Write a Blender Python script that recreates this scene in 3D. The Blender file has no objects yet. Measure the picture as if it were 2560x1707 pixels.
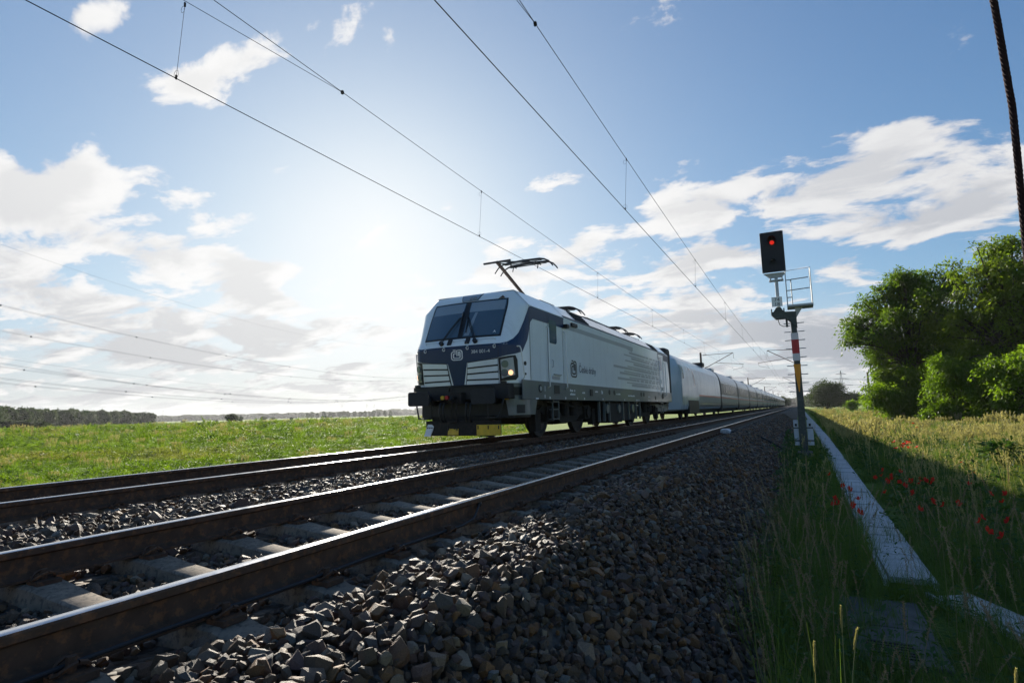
import bpy, bmesh, math, random
import numpy as np
from mathutils import Vector, Matrix

random.seed(7)
RNG = np.random.RandomState(11)
PI = math.pi
R = math.radians
SC = bpy.context.scene
COL = SC.collection

# ------------------------------------------------------------------ camera
CAM = Vector((3.2016, 0.0, 0.6884))
cd = bpy.data.cameras.new('camera')
cam = bpy.data.objects.new('camera', cd)
COL.objects.link(cam)
SC.camera = cam
cd.lens = 20.03
cd.sensor_width = 36.0
cd.sensor_fit = 'HORIZONTAL'
cd.clip_start = 0.05
cd.clip_end = 30000


def cam_axes(p=.1232, y=.4613, r=-.0255):
    f = Vector((-math.sin(y) * math.cos(p), math.cos(y) * math.cos(p), math.sin(p)))
    rt = Vector((math.cos(y), math.sin(y), 0))
    up = rt.cross(f)
    return (math.cos(r) * rt + math.sin(r) * up, -math.sin(r) * rt + math.cos(r) * up, f)


_rt, _up, _fw = cam_axes()
cam.matrix_world = Matrix(((_rt.x, _up.x, -_fw.x, CAM.x), (_rt.y, _up.y, -_fw.y, CAM.y), (_rt.z, _up.z, -_fw.z, CAM.z), (0, 0, 0, 1)))

# ------------------------------------------------------------------ sun, sky, exposure
SUN_EL, SUN_AZ = R(17.6), R(39.8)      # azimuth counted from +Y towards -X
SUN_DIR = Vector((-math.sin(SUN_AZ) * math.cos(SUN_EL), math.cos(SUN_AZ) * math.cos(SUN_EL), math.sin(SUN_EL)))
sd = bpy.data.lights.new('sun', 'SUN')
sd.energy = 4.3
sd.angle = R(0.53)
sd.color = (1.0, 0.92, 0.79)
sun = bpy.data.objects.new('sun', sd)
COL.objects.link(sun)
sun.rotation_mode = 'QUATERNION'
sun.rotation_quaternion = SUN_DIR.to_track_quat('Z', 'Y')
sun.location = (-40, 60, 50)

SC.view_settings.view_transform = 'Standard'
SC.view_settings.look = 'None'
SC.view_settings.exposure = 1.12
SC.view_settings.gamma = 1.0
SC.view_settings.use_curve_mapping = False
SC.cycles.max_bounces = 8
SC.cycles.diffuse_bounces = 4
SC.cycles.transparent_max_bounces = 8
SC.cycles.volume_bounces = 0
SC.cycles.sample_clamp_indirect = 6.0


class G:
    """tiny helper that strings shader nodes together"""
    def __init__(s, nt):
        s.nt = nt

    def n(s, t, **kw):
        nd = s.nt.nodes.new(t)
        for k, v in kw.items():
            setattr(nd, k, v)
        return nd

    def put(s, sock, v):
        if v is None:
            return
        if isinstance(v, bpy.types.NodeSocket):
            s.nt.links.new(v, sock)
        else:
            sock.default_value = v

    def m(s, op, a, b=None, c=None, clamp=False):
        nd = s.n('ShaderNodeMath', operation=op, use_clamp=clamp)
        for i, v in enumerate((a, b, c)):
            s.put(nd.inputs[i], v)
        return nd.outputs[0]

    def v(s, op, a, b=None, c=None):
        nd = s.n('ShaderNodeVectorMath', operation=op)
        for i, v in enumerate((a, b, c)):
            if v is not None:
                s.put(nd.inputs[3] if (op == 'SCALE' and i == 1) else nd.inputs[i], v)
        return nd.outputs['Value'] if op in ('DOT_PRODUCT', 'LENGTH', 'DISTANCE') else nd.outputs[0]

    def noise(s, vec, scale, detail=4, rough=.5, dist=0.0, out=0):
        nd = s.n('ShaderNodeTexNoise')
        s.put(nd.inputs['Vector'], vec)
        s.put(nd.inputs['Scale'], scale)
        s.put(nd.inputs['Detail'], detail)
        s.put(nd.inputs['Roughness'], rough)
        s.put(nd.inputs['Distortion'], dist)
        return nd.outputs[out]

    def ss(s, x, a, b, lo=0.0, hi=1.0, kind='SMOOTHSTEP'):
        nd = s.n('ShaderNodeMapRange', interpolation_type=kind)
        for i, v in enumerate((x, a, b, lo, hi)):
            s.put(nd.inputs[i], v)
        return nd.outputs[0]

    def mix(s, f, a, b, mode='MIX'):
        nd = s.n('ShaderNodeMix', data_type='RGBA', blend_type=mode)
        s.put(nd.inputs[0], f)
        for i, v in ((6, a), (7, b)):
            if isinstance(v, tuple) and len(v) == 3:
                v = v + (1.0,)
            s.put(nd.inputs[i], v)
        return nd.outputs[2]

    def ramp(s, f, stops):
        nd = s.n('ShaderNodeValToRGB')
        el = nd.color_ramp.elements
        while len(el) < len(stops):
            el.new(.5)
        for e, (p, c) in zip(el, stops):
            e.position = p
            e.color = tuple(c) + (1.0,)
        s.put(nd.inputs[0], f)
        return nd.outputs[0]


# cumulus banks: (axis along / width, axis across / height, centre direction, strength)
CLOUDS = [
    ([7.12, 8.43, 4.31], [9.34, -23.42, 30.39], [-0.763, 0.377, 0.525], 0.34),
    ([10.52, 7.46, 6.39], [0.95, -17.91, 19.35], [-0.681, 0.52, 0.515], 0.39),
    ([12.54, 15.21, 4.36], [8.11, -14.62, 27.65], [-0.742, 0.477, 0.47], 0.36),
    ([3.65, 8.33, 0.13], [6.7, -3.29, 21.81], [-0.869, 0.375, 0.323], 0.3),
    ([6.54, 14.47, 3.44], [6.38, -10.84, 33.46], [-0.898, 0.339, 0.281], 0.25),
    ([4.15, 7.83, -0.51], [7.52, -2.17, 27.99], [-0.846, 0.465, 0.263], 0.28),
    ([6.87, 15.81, 2.29], [4.36, -6.79, 33.83], [-0.91, 0.368, 0.191], 0.25),
    ([7.21, 8.23, 1.8], [1.55, -6.4, 23.1], [-0.757, 0.615, 0.221], 0.32),
    ([14.31, 4.25, 2.67], [-1.52, -14.34, 30.91], [-0.328, 0.863, 0.384], 0.26),
    ([7.14, -0.0, 2.22], [-5.69, -6.74, 18.29], [-0.098, 0.943, 0.317], 0.3),
    ([8.62, 0.61, 1.39], [-4.79, -8.76, 33.56], [-0.106, 0.966, 0.237], 0.25),
    ([7.92, -1.7, 1.14], [-4.36, -6.77, 20.26], [0.15, 0.928, 0.342], 0.34),
    ([9.66, -2.42, 0.7], [-4.12, -7.92, 29.53], [0.214, 0.936, 0.281], 0.28),
    ([10.14, -2.56, 1.14], [-5.38, -6.88, 32.5], [0.213, 0.948, 0.236], 0.28),
    ([19.0, -1.48, 0.43], [-1.57, -9.51, 36.88], [0.069, 0.965, 0.252], 0.2),
    ([7.9, 1.4, -0.57], [2.91, -4.11, 29.97], [-0.162, 0.975, 0.15], 0.3),
    ([8.76, -0.34, -0.73], [2.62, -3.37, 32.96], [0.046, 0.994, 0.098], 0.3),
    ([3.32, 4.63, 0.23], [2.03, -2.67, 24.47], [-0.809, 0.573, 0.13], 0.28),
    ([6.56, 10.99, 3.88], [0.13, -13.43, 37.82], [-0.872, 0.461, 0.167], 0.2),
    ([6.61, 2.71, 1.63], [-2.27, -6.91, 20.74], [-0.419, 0.874, 0.245], 0.22),
    ([23.2, -6.14, 3.84], [-14.16, -22.0, 50.32], [0.163, 0.886, 0.433], 0.1),
    ([17.9, 4.35, 5.15], [-8.06, -15.45, 41.09], [-0.303, 0.91, 0.283], 0.25),
    ([51.22, 15.54, -3.74], [9.17, -14.64, 64.8], [-0.265, 0.932, 0.248], 0.2),
]

world = bpy.data.worlds.new('World')
SC.world = world
world.use_nodes = True
wt = world.node_tree
wt.nodes.clear()
g = G(wt)
tc = g.n('ShaderNodeTexCoord')
D = g.v('NORMALIZE', tc.outputs['Generated'])
sx = g.n('ShaderNodeSeparateXYZ')
wt.links.new(D, sx.inputs[0])
dz = sx.outputs[2]
sky = g.n('ShaderNodeTexSky', sky_type='NISHITA')
sky.sun_disc = False
sky.sun_elevation = SUN_EL
sky.sun_rotation = -SUN_AZ
sky.altitude = 50
sky.air_density = 1.0
sky.dust_density = 0.6
sky.ozone_density = 3.0
# flat cloud layer seen in perspective
den = g.m('ADD', g.m('MAXIMUM', dz, 0.0), 0.22)
cmb = g.n('ShaderNodeCombineXYZ')
wt.links.new(g.m('DIVIDE', sx.outputs[0], den), cmb.inputs[0])
wt.links.new(g.m('DIVIDE', sx.outputs[1], den), cmb.inputs[1])
P0 = cmb.outputs[0]
# stretch along the wind
P1 = g.n('ShaderNodeMapping')
wt.links.new(P0, P1.inputs[0])
P1.inputs['Rotation'].default_value = (0, 0, R(-25))
P1.inputs['Scale'].default_value = (1.0, 1.35, 1.0)
P1.inputs['Location'].default_value = (3.7, 1.9, 0)
P1 = P1.outputs[0]
nA = g.noise(P1, 3.3, 10, .58, .3)
P2 = g.v('ADD', P1, (0.03, 0.10, 0.0))
nB = g.noise(P2, 3.3, 6, .58, .3)
nW = g.noise(P1, 9.0, 8, .66, .5)
band = g.ss(dz, .27, .05, 0.0, .17)
low = g.ss(dz, .12, .0, 0.0, .12)
acc = g.m('ADD', g.m('ADD', band, low), g.ss(dz, .28, .46, 0.0, -.15))
for r_, u_, c_, a_ in CLOUDS:
    x_ = g.v('DOT_PRODUCT', D, tuple(r_))
    y_ = g.v('DOT_PRODUCT', D, tuple(u_))
    q_ = g.m('MULTIPLY_ADD', x_, x_, g.m('MULTIPLY', y_, y_))
    e_ = g.m('POWER', math.e, g.m('MULTIPLY', q_, -.85))
    acc = g.m('MULTIPLY_ADD', e_, a_ * 1.3, acc)
wis = g.m('MULTIPLY_ADD', nW, .34, -.17)
dens = g.m('ADD', g.m('ADD', g.m('MULTIPLY_ADD', nA, 1.75, -.375), acc), wis)
densB = g.m('ADD', g.m('MULTIPLY_ADD', nB, 1.5, -.25), acc)
T0 = .665
mask = g.ss(dens, T0 - .02, T0 + .19)
lowg = g.ss(dz, .20, .05)
thick = g.ss(g.m('MULTIPLY_ADD', lowg, .13, densB), T0 - .01, T0 + .32)
sunD = g.v('DOT_PRODUCT', D, tuple(SUN_DIR))
near = g.ss(sunD, .72, .985)
bright = g.mix(near, (13.5, 13.5, 13.8), (22, 21.5, 21))
grey = g.mix(near, (4.9, 5.3, 6.1), (8.8, 8.9, 9.1))
grey = g.mix(lowg, grey, g.mix(near, (3.7, 4.15, 5.0), (6.2, 6.4, 6.8)))
tk = g.m('MULTIPLY', thick, g.ss(dz, .42, .10, .55, .98))
ccol = g.mix(tk, bright, grey)
# clear air: deep blue away from the sun, paling towards it and the horizon
skyc = g.mix(1.0, sky.outputs[0], (.92, 1.22, 1.58), 'MULTIPLY')
skyc = g.mix(g.ss(dz, .20, .0, 0.0, .85), skyc, (6.6, 7.2, 8.0))
full = g.mix(g.m('MULTIPLY', mask, .96), skyc, ccol)
# bright aureole of thin high cloud round the sun
ang = g.m('ARCCOSINE', g.m('MINIMUM', sunD, .99999))
au = g.m('ADD', g.m('MULTIPLY', g.m('POWER', math.e, g.m('MULTIPLY', ang, -1 / .10)), 4.6),
         g.m('MULTIPLY', g.m('POWER', math.e, g.m('MULTIPLY', g.m('MULTIPLY', ang, ang), -1 / .30)), 1.6))
aur = g.n('ShaderNodeCombineXYZ')
for i, k in enumerate((1.0, .99, .975)):
    wt.links.new(g.m('MULTIPLY', au, k), aur.inputs[i])
full = g.mix(1.0, full, aur.outputs[0], 'ADD')
# soft shoulder so that the glare rolls off instead of clipping
sp = g.n('ShaderNodeSeparateColor')
wt.links.new(full, sp.inputs[0])
cb = g.n('ShaderNodeCombineColor')
for i in range(3):
    wt.links.new(g.m('MULTIPLY', g.m('SUBTRACT', 1.0, g.m('POWER', math.e, g.m('MULTIPLY', sp.outputs[i], -1 / 8.7))), 8.7), cb.inputs[i])
full = cb.outputs[0]
bg = g.n('ShaderNodeBackground')
wt.links.new(full, bg.inputs[0])
bg.inputs[1].default_value = 0.055
wo = g.n('ShaderNodeOutputWorld')
wt.links.new(bg.outputs[0], wo.inputs[0])
world.cycles.sampling_method = 'MANUAL'
world.cycles.sample_map_resolution = 1024


# ------------------------------------------------------------------ materials
def mat(name, col, rough=.6, metal=0.0, var=.15, scale=4.0, detail=5, bump=0.0, bscale=60.0, spec=.5, coat=0.0,
        coat_rough=.05, second=None, second_at=(.5, .62), rand=0.0, streak=None, emit=None, estr=0.0, rvar=0.0):
    m = bpy.data.materials.new(name)
    m.use_nodes = True
    nt = m.node_tree
    b = nt.nodes['Principled BSDF']
    h = G(nt)
    t = h.n('ShaderNodeTexCoord').outputs['Object']
    n1 = h.noise(t, scale, detail, .6)
    k = h.ss(n1, .25, .75, 1 - var, 1 + var, 'LINEAR')
    if rand:
        oi = h.n('ShaderNodeObjectInfo')
        k = h.m('MULTIPLY', k, h.ss(oi.outputs['Random'], 0, 1, 1 - rand, 1 + rand, 'LINEAR'))
    base = h.mix(1.0, tuple(col), (1, 1, 1), 'MULTIPLY')
    if second is not None:
        n2 = h.noise(t, scale * 2.3, 8, .65)
        base = h.mix(h.ss(n2, second_at[0], second_at[1]), tuple(col), tuple(second))
    if streak is not None:
        mp = h.n('ShaderNodeMapping')
        nt.links.new(t, mp.inputs[0])
        mp.inputs['Scale'].default_value = streak[1]
        n3 = h.noise(mp.outputs[0], 1.0, 6, .65)
        base = h.mix(h.ss(n3, .52, .72, 0.0, streak[2]), base, tuple(streak[0]))
    kc = h.n('ShaderNodeCombineXYZ')
    for i in range(3):
        nt.links.new(k, kc.inputs[i])
    base = h.mix(1.0, base, kc.outputs[0], 'MULTIPLY')
    nt.links.new(base, b.inputs['Base Color'])
    if rvar:
        nt.links.new(h.ss(h.noise(t, scale * 3, 6, .6), .3, .7, max(.02, rough - rvar), rough + rvar), b.inputs['Roughness'])
    else:
        b.inputs['Roughness'].default_value = rough
    b.inputs['Metallic'].default_value = metal
    b.inputs['Specular IOR Level'].default_value = spec
    b.inputs['Coat Weight'].default_value = coat
    b.inputs['Coat Roughness'].default_value = coat_rough
    if bump:
        bn = h.n('ShaderNodeBump')
        bn.inputs['Strength'].default_value = 1.0
        bn.inputs['Distance'].default_value = bump
        nt.links.new(h.noise(t, bscale, 6, .6), bn.inputs['Height'])
        nt.links.new(bn.outputs[0], b.inputs['Normal'])
    if emit is not None:
        b.inputs['Emission Color'].default_value = tuple(emit) + (1,)
        b.inputs['Emission Strength'].default_value = estr
    return m


def leafmat(name, a, b_, c_=None, transl=.5, nscale=.5, rough=.6):
    """thin leaves or blades: colour varies per instance and by a broad noise"""
    m = bpy.data.materials.new(name)
    m.use_nodes = True
    nt = m.node_tree
    nt.nodes.clear()
    h = G(nt)
    geo = h.n('ShaderNodeNewGeometry')
    oi = h.n('ShaderNodeObjectInfo')
    n1 = h.noise(geo.outputs['Position'], nscale, 3, .5)
    f = h.m('ADD', h.m('MULTIPLY', oi.outputs['Random'], .55), h.m('MULTIPLY', geo.outputs['Random Per Island'], .3))
    f = h.m('ADD', f, h.m('MULTIPLY_ADD', n1, .9, -.4), clamp=True)
    c = h.mix(f, tuple(a), tuple(b_))
    if c_ is not None:
        c = h.mix(h.ss(h.noise(geo.outputs['Position'], nscale * .6, 4, .55), .5, .66), c, tuple(c_))
    d = h.n('ShaderNodeBsdfPrincipled')
    nt.links.new(c, d.inputs['Base Color'])
    d.inputs['Roughness'].default_value = rough
    d.inputs['Specular IOR Level'].default_value = .3
    tr = h.n('ShaderNodeBsdfTranslucent')
    nt.links.new(h.mix(1.0, c, (1.55, 1.5, .7), 'MULTIPLY'), tr.inputs[0])
    mx = h.n('ShaderNodeMixShader')
    mx.inputs[0].default_value = transl
    nt.links.new(d.outputs[0], mx.inputs[1])
    nt.links.new(tr.outputs[0], mx.inputs[2])
    o = h.n('ShaderNodeOutputMaterial')
    nt.links.new(mx.outputs[0], o.inputs[0])
    return m


MT = {}
MT['rail'] = mat('rail_rust', (.082, .050, .034), .75, 0, .35, 9, bump=.0012, bscale=90, spec=.2, second=(.16, .078, .040))
MT['railtop'] = mat('rail_running_band', (.52, .52, .54), .20, 1.0, .08, 3, rvar=.05)
MT['concrete'] = mat('sleeper_concrete', (.225, .185, .142), .9, 0, .35, 14, bump=.003, bscale=120, second=(.12, .104, .085), spec=.2, rand=.15)
MT['trough'] = mat('trough_concrete', (.47, .47, .46), .9, 0, .2, 9, bump=.002, bscale=150, second=(.33, .33, .31), second_at=(.55, .7), spec=.2, rand=.10)
MT['pit'] = mat('pit_concrete', (.13, .125, .115), .95, 0, .3, 8, bump=.003, bscale=120, spec=.2)
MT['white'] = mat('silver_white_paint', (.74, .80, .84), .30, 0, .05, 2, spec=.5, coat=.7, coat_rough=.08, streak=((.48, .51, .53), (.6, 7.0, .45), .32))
MT['blue'] = mat('navy_paint', (.007, .030, .088), .4, 0, .05, 2, spec=.3, coat=.15, coat_rough=.1)
MT['greyline'] = mat('grey_print', (.36, .39, .42), .35, 0, .06, 3, coat=.4)
MT['sill'] = mat('slate_grey_paint', (.105, .128, .136), .38, 0, .12, 3, coat=.3, streak=((.13, .12, .10), (2, 8, .8), .35))
MT['black'] = mat('black_metal', (.013, .014, .016), .5, 0, .3, 6, spec=.4)
MT['rubber'] = mat('black_rubber', (.016, .017, .020), .7, 0, .2, 6)
MT['under'] = mat('grimy_underframe', (.020, .018, .016), .75, 0, .4, 6, bump=.004, bscale=25, second=(.034, .027, .022), spec=.3)
MT['wheel'] = mat('wheel_steel', (.05, .045, .042), .5, .3, .3, 6)
MT['yellow'] = mat('yellow_paint', (.66, .42, .025), .5, 0, .18, 8, second=(.35, .21, .03), second_at=(.58, .75))
MT['red'] = mat('red_paint', (.50, .012, .016), .45, 0, .08, 5)
MT['pale'] = mat('reflective_white', (.72, .62, .62), .5, 0, .06, 6)
MT['orange'] = mat('orange_paint', (.85, .30, .008), .45, 0, .06, 6)
MT['wpaint'] = mat('white_paint', (.78, .78, .77), .5, 0, .06, 6)
MT['glass'] = mat('dark_glass', (.060, .105, .155), .06, 0, .1, 1, spec=.8)
MT['blind'] = mat('pale_blind_behind_glass', (.22, .28, .34), .10, 0, .08, 2, spec=.8)
MT['lens'] = mat('lamp_lens', (.25, .26, .27), .1, .2, .2, 20, spec=.8)
MT['lamp'] = mat('lit_lamp', (.9, .6, .4), .2, 0, 0, 1, emit=(1.0, .50, .24), estr=.8)
MT['redlamp'] = mat('lit_red_lamp', (.6, .02, .01), .3, 0, 0, 1, emit=(1.0, .03, .015), estr=.27)
MT['hull'] = mat('coach_white_paint', (.38, .46, .53), .25, 0, .06, 1, spec=.35, coat=.22, coat_rough=.06, bump=.0018, bscale=.9, streak=((.10, .12, .13), (.4, 2.6, .35), .55))  # dark streaks are painted in, standing in for trees reflected in the side
MT['grass_reflection'] = mat('coach_painted_reflection', (.17, .215, .225), .4, 0, .1, 1, spec=.2)  # teal-grey colour standing in for grass reflected low on the coach sides
MT['band'] = mat('coach_teal_band', (.026, .046, .050), .35, 0, .1, 1, spec=.12)
MT['hullglass'] = mat('coach_tinted_glass', (.008, .010, .010), .25, 0, .1, 1, spec=.10)
MT['stripe'] = mat('coach_red_stripe', (.42, .02, .02), .35, 0, .05, 1, coat=.2, coat_rough=.1)
MT['galv'] = mat('galvanised_steel', (.40, .42, .44), .5, .3, .15, 12)
MT['mast'] = mat('green_grey_mast', (.060, .068, .060), .65, 0, .25, 7, second=(.09, .095, .08))
MT['screen'] = mat('matt_black_screen', (.016, .015, .020), .7, 0, .15, 9)
MT['wire'] = mat('copper_wire', (.030, .026, .024), .85, 0, .1, 3, spec=.1)
MT['farwire'] = mat('aluminium_line', (.16, .17, .19), .6, .2, .1, 1)
MT['cable'] = mat('dark_strand', (.030, .015, .016), .85, 0, .3, 30, spec=.15)
MT['post'] = mat('rusty_post', (.075, .045, .035), .7, 0, .25, 5)
MT['bark'] = mat('bark', (.060, .048, .036), .9, 0, .35, 8, bump=.02, bscale=18, spec=.2)
MT['axle'] = mat('pale_grey_box', (.50, .53, .56), .6, 0, .12, 10)
MT['paintblack'] = mat('black_print', (.012, .012, .014), .5, 0, 0, 1)
MT['paintwhite'] = mat('white_print', (.74, .76, .78), .5, 0, 0, 1)


def stonemat():
    m = bpy.data.materials.new('crushed_stone')
    m.use_nodes = True
    nt = m.node_tree
    b = nt.nodes['Principled BSDF']
    h = G(nt)
    oi = h.n('ShaderNodeObjectInfo').outputs['Random']
    t = h.n('ShaderNodeTexCoord').outputs['Object']
    c = h.ramp(oi, [(0, (.052, .036, .024)), (.18, (.125, .078, .044)), (.34, (.062, .062, .058)), (.48, (.118, .066, .046)), (.60, (.21, .108, .042)),
                    (.72, (.082, .068, .052)), (.82, (.110, .068, .060)), (.91, (.26, .19, .12)), (1.0, (.125, .135, .128))])
    k = h.ss(h.noise(t, 26, 6, .65), .3, .72, .55, 1.35, 'LINEAR')
    kc = h.n('ShaderNodeCombineXYZ')
    for i in range(3):
        nt.links.new(k, kc.inputs[i])
    nt.links.new(h.mix(1.0, c, kc.outputs[0], 'MULTIPLY'), b.inputs['Base Color'])
    nt.links.new(h.ss(h.noise(t, 40, 3), .3, .7, .5, .8), b.inputs['Roughness'])
    b.inputs['Specular IOR Level'].default_value = .28
    bn = h.n('ShaderNodeBump')
    bn.inputs['Distance'].default_value = .004
    nt.links.new(h.noise(t, 45, 5, .6), bn.inputs['Height'])
    nt.links.new(bn.outputs[0], b.inputs['Normal'])
    return m


MT['stone'] = stonemat()


# ------------------------------------------------------------------ mesh helpers
def world_origin(o):
    v = Vector((0, 0, 0))
    while o is not None:
        v += o.location
        o = o.parent
    return v


class MB:
    """collects boxes, tubes, prisms and patches (world coordinates) into ONE mesh object"""
    def __init__(s):
        s.v, s.f, s.m = [], [], []

    def add(s, vs, fs, m=0):
        o = len(s.v)
        s.v += [tuple(p) for p in vs]
        s.f += [tuple(i + o for i in f) for f in fs]
        s.m += [m] * len(fs)
        return s

    def box(s, x0, x1, y0, y1, z0, z1, m=0):
        v = [(x, y, z) for z in (z0, z1) for y in (y0, y1) for x in (x0, x1)]
        return s.add(v, [(0, 2, 3, 1), (4, 5, 7, 6), (0, 1, 5, 4), (2, 6, 7, 3), (0, 4, 6, 2), (1, 3, 7, 5)], m)

    def tube(s, pts, r, n=8, m=0, caps=True):
        pts = [Vector(p) for p in pts]
        rs = r if isinstance(r, (list, tuple)) else [r] * len(pts)
        vs, fs = [], []
        a = None
        for i, p in enumerate(pts):
            d = (pts[min(i + 1, len(pts) - 1)] - pts[max(i - 1, 0)])
            d = d.normalized() if d.length > 1e-9 else Vector((0, 0, 1))
            if a is None:
                a = Vector((0, 0, 1)) if abs(d.z) < .9 else Vector((1, 0, 0))
            a = (a - d * a.dot(d))
            a = a.normalized() if a.length > 1e-6 else d.orthogonal().normalized()
            b = d.cross(a)
            for k in range(n):
                t = 2 * PI * k / n
                vs.append(p + (a * math.cos(t) + b * math.sin(t)) * rs[i])
        for i in range(len(pts) - 1):
            for k in range(n):
                k2 = (k + 1) % n
                fs.append((i * n + k, i * n + k2, (i + 1) * n + k2, (i + 1) * n + k))
        if caps:
            fs.append(tuple(range(n - 1, -1, -1)))
            fs.append(tuple((len(pts) - 1) * n + k for k in range(n)))
        return s.add(vs, fs, m)

    def disc(s, c, axis, r, h, n=24, m=0):
        a = Vector(axis).normalized()
        c = Vector(c)
        return s.tube([c - a * h / 2, c + a * h / 2], r, n, m)

    def lathe(s, c, axis, prof, n=24, m=0):
        """prof: (distance along axis, radius)"""
        a = Vector(axis).normalized()
        e = a.orthogonal().normalized()
        b = a.cross(e)
        c = Vector(c)
        vs, fs = [], []
        for d, r in prof:
            for k in range(n):
                t = 2 * PI * k / n
                vs.append(c + a * d + (e * math.cos(t) + b * math.sin(t)) * r)
        for i in range(len(prof) - 1):
            for k in range(n):
                k2 = (k + 1) % n
                fs.append((i * n + k, i * n + k2, (i + 1) * n + k2, (i + 1) * n + k))
        return s.add(vs, fs, m)

    def prism(s, poly, axis, lo, hi, m=0):
        """poly in the plane across axis ('x': (y,z), 'y': (x,z), 'z': (x,y)) pushed from lo to hi"""
        def P(p, t):
            return {'x': (t, p[0], p[1]), 'y': (p[0], t, p[1]), 'z': (p[0], p[1], t)}[axis]
        n = len(poly)
        vs = [P(p, lo) for p in poly] + [P(p, hi) for p in poly]
        fs = [tuple(range(n)), tuple(range(2 * n - 1, n - 1, -1))]
        fs += [(i, i + n, (i + 1) % n + n, (i + 1) % n) for i in range(n)]
        return s.add(vs, fs, m)

    def patch(s, poly, fn, off=.004, thick=0.0, nu=12, nv=12, m=0):
        """a 2-D outline cut into cells and laid over the surface fn(u,v) -> (point, normal)"""
        us = [p[0] for p in poly]
        vs_ = [p[1] for p in poly]
        u0, u1, v0, v1 = min(us), max(us), min(vs_), max(vs_)

        def clip(pl, ax, val, keep_less):
            out = []
            for i in range(len(pl)):
                a, b = pl[i - 1], pl[i]
                ia = (a[ax] <= val) if keep_less else (a[ax] >= val)
                ib = (b[ax] <= val) if keep_less else (b[ax] >= val)
                if ia != ib:
                    t = (val - a[ax]) / (b[ax] - a[ax])
                    out.append((a[0] + t * (b[0] - a[0]), a[1] + t * (b[1] - a[1])))
                if ib:
                    out.append(b)
            return out
        for i in range(nu):
            a0, a1 = u0 + (u1 - u0) * i / nu, u0 + (u1 - u0) * (i + 1) / nu
            col = clip(clip(poly, 0, a0, False), 0, a1, True)
            if len(col) < 3:
                continue
            for j in range(nv):
                b0, b1 = v0 + (v1 - v0) * j / nv, v0 + (v1 - v0) * (j + 1) / nv
                c = clip(clip(col, 1, b0, False), 1, b1, True)
                c2 = []
                for p in c:
                    if not c2 or (abs(p[0] - c2[-1][0]) + abs(p[1] - c2[-1][1])) > 1e-6:
                        c2.append(p)
                if len(c2) > 2 and abs(c2[0][0] - c2[-1][0]) + abs(c2[0][1] - c2[-1][1]) < 1e-6:
                    c2.pop()
                if len(c2) < 3:
                    continue
                P = [fn(*p) for p in c2]
                s.add([p + nn * off for p, nn in P], [tuple(range(len(P)))], m)
        if thick:
            n = len(poly)
            steps = []
            for i in range(n):
                a, b = poly[i], poly[(i + 1) % n]
                k = max(1, int(max(abs(b[0] - a[0]) / max(1e-6, (u1 - u0) / nu), abs(b[1] - a[1]) / max(1e-6, (v1 - v0) / nv))))
                for q in range(k):
                    steps.append((a[0] + (b[0] - a[0]) * q / k, a[1] + (b[1] - a[1]) * q / k))
            P = [fn(*p) for p in steps]
            k = len(P)
            s.add([p + nn * off for p, nn in P] + [p + nn * (off - thick) for p, nn in P],
                  [(i, (i + 1) % k, (i + 1) % k + k, i + k) for i in range(k)], m)
        return s

    def build(s, name, mats, parent=None, bevel=0.0, smooth=False, weld=False, origin=None):
        op = world_origin(parent) if parent is not None else Vector((0, 0, 0))
        o0 = Vector(origin) if origin is not None else op
        me = bpy.data.meshes.new(name)
        me.from_pydata([(p[0] - o0.x, p[1] - o0.y, p[2] - o0.z) for p in s.v], [], s.f)
        mats = mats if isinstance(mats, (list, tuple)) else [mats]
        for k in mats:
            me.materials.append(MT[k] if isinstance(k, str) else k)
        if len(mats) > 1:
            me.polygons.foreach_set('material_index', s.m)
        if True:
            bm = bmesh.new()
            bm.from_mesh(me)
            if weld:
                bmesh.ops.remove_doubles(bm, verts=bm.verts, dist=1e-4)
            bmesh.ops.recalc_face_normals(bm, faces=bm.faces) if not weld == 'keep' else None
            if bevel:
                ed = [e for e in bm.edges if len(e.link_faces) == 2 and e.calc_face_angle(0) > .5]
                bmesh.ops.bevel(bm, geom=ed, offset=bevel, segments=2, affect='EDGES', profile=.6, clamp_overlap=True)
            bm.to_mesh(me)
            bm.free()
        if smooth:
            me.polygons.foreach_set('use_smooth', [True] * len(me.polygons))
            if isinstance(smooth, float):
                me.set_sharp_from_angle(angle=smooth)
        me.update()
        o = bpy.data.objects.new(name, me)
        COL.objects.link(o)
        if parent is not None:
            o.parent = parent
        o.location = o0 - op
        return o


def tag(o, label=None, cat=None, group=None, kind=None):
    for k, v in (('label', label), ('category', cat), ('group', group), ('kind', kind)):
        if v:
            o[k] = v
    return o


def thing(name, label, cat, loc=(0, 0, 0), group=None):
    o = bpy.data.objects.new(name, None)
    COL.objects.link(o)
    o.location = loc
    o.empty_display_size = .2
    return tag(o, label, cat, group)


def dup(o, parent=None, loc=None, label=None):
    c = o.copy()
    COL.objects.link(c)
    if parent is not None:
        c.parent = parent
    if loc is not None:
        c.location = loc
    if label:
        c['label'] = label
    for ch in list(o.children):
        dup(ch, c)
    return c


def npmesh(name, V, F, mats):
    """fast mesh from numpy arrays; F is (m,k)"""
    me = bpy.data.meshes.new(name)
    V = np.asarray(V, np.float32)
    F = np.asarray(F, np.int32)
    m, k = F.shape
    me.vertices.add(len(V))
    me.vertices.foreach_set('co', V.ravel())
    me.loops.add(m * k)
    me.loops.foreach_set('vertex_index', F.ravel())
    me.polygons.add(m)
    me.polygons.foreach_set('loop_start', np.arange(0, m * k, k, dtype=np.int32))
    me.polygons.foreach_set('loop_total', np.full(m, k, np.int32))
    for x in (mats if isinstance(mats, (list, tuple)) else [mats]):
        me.materials.append(MT[x] if isinstance(x, str) else x)
    me.update(calc_edges=True)
    return me


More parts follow.
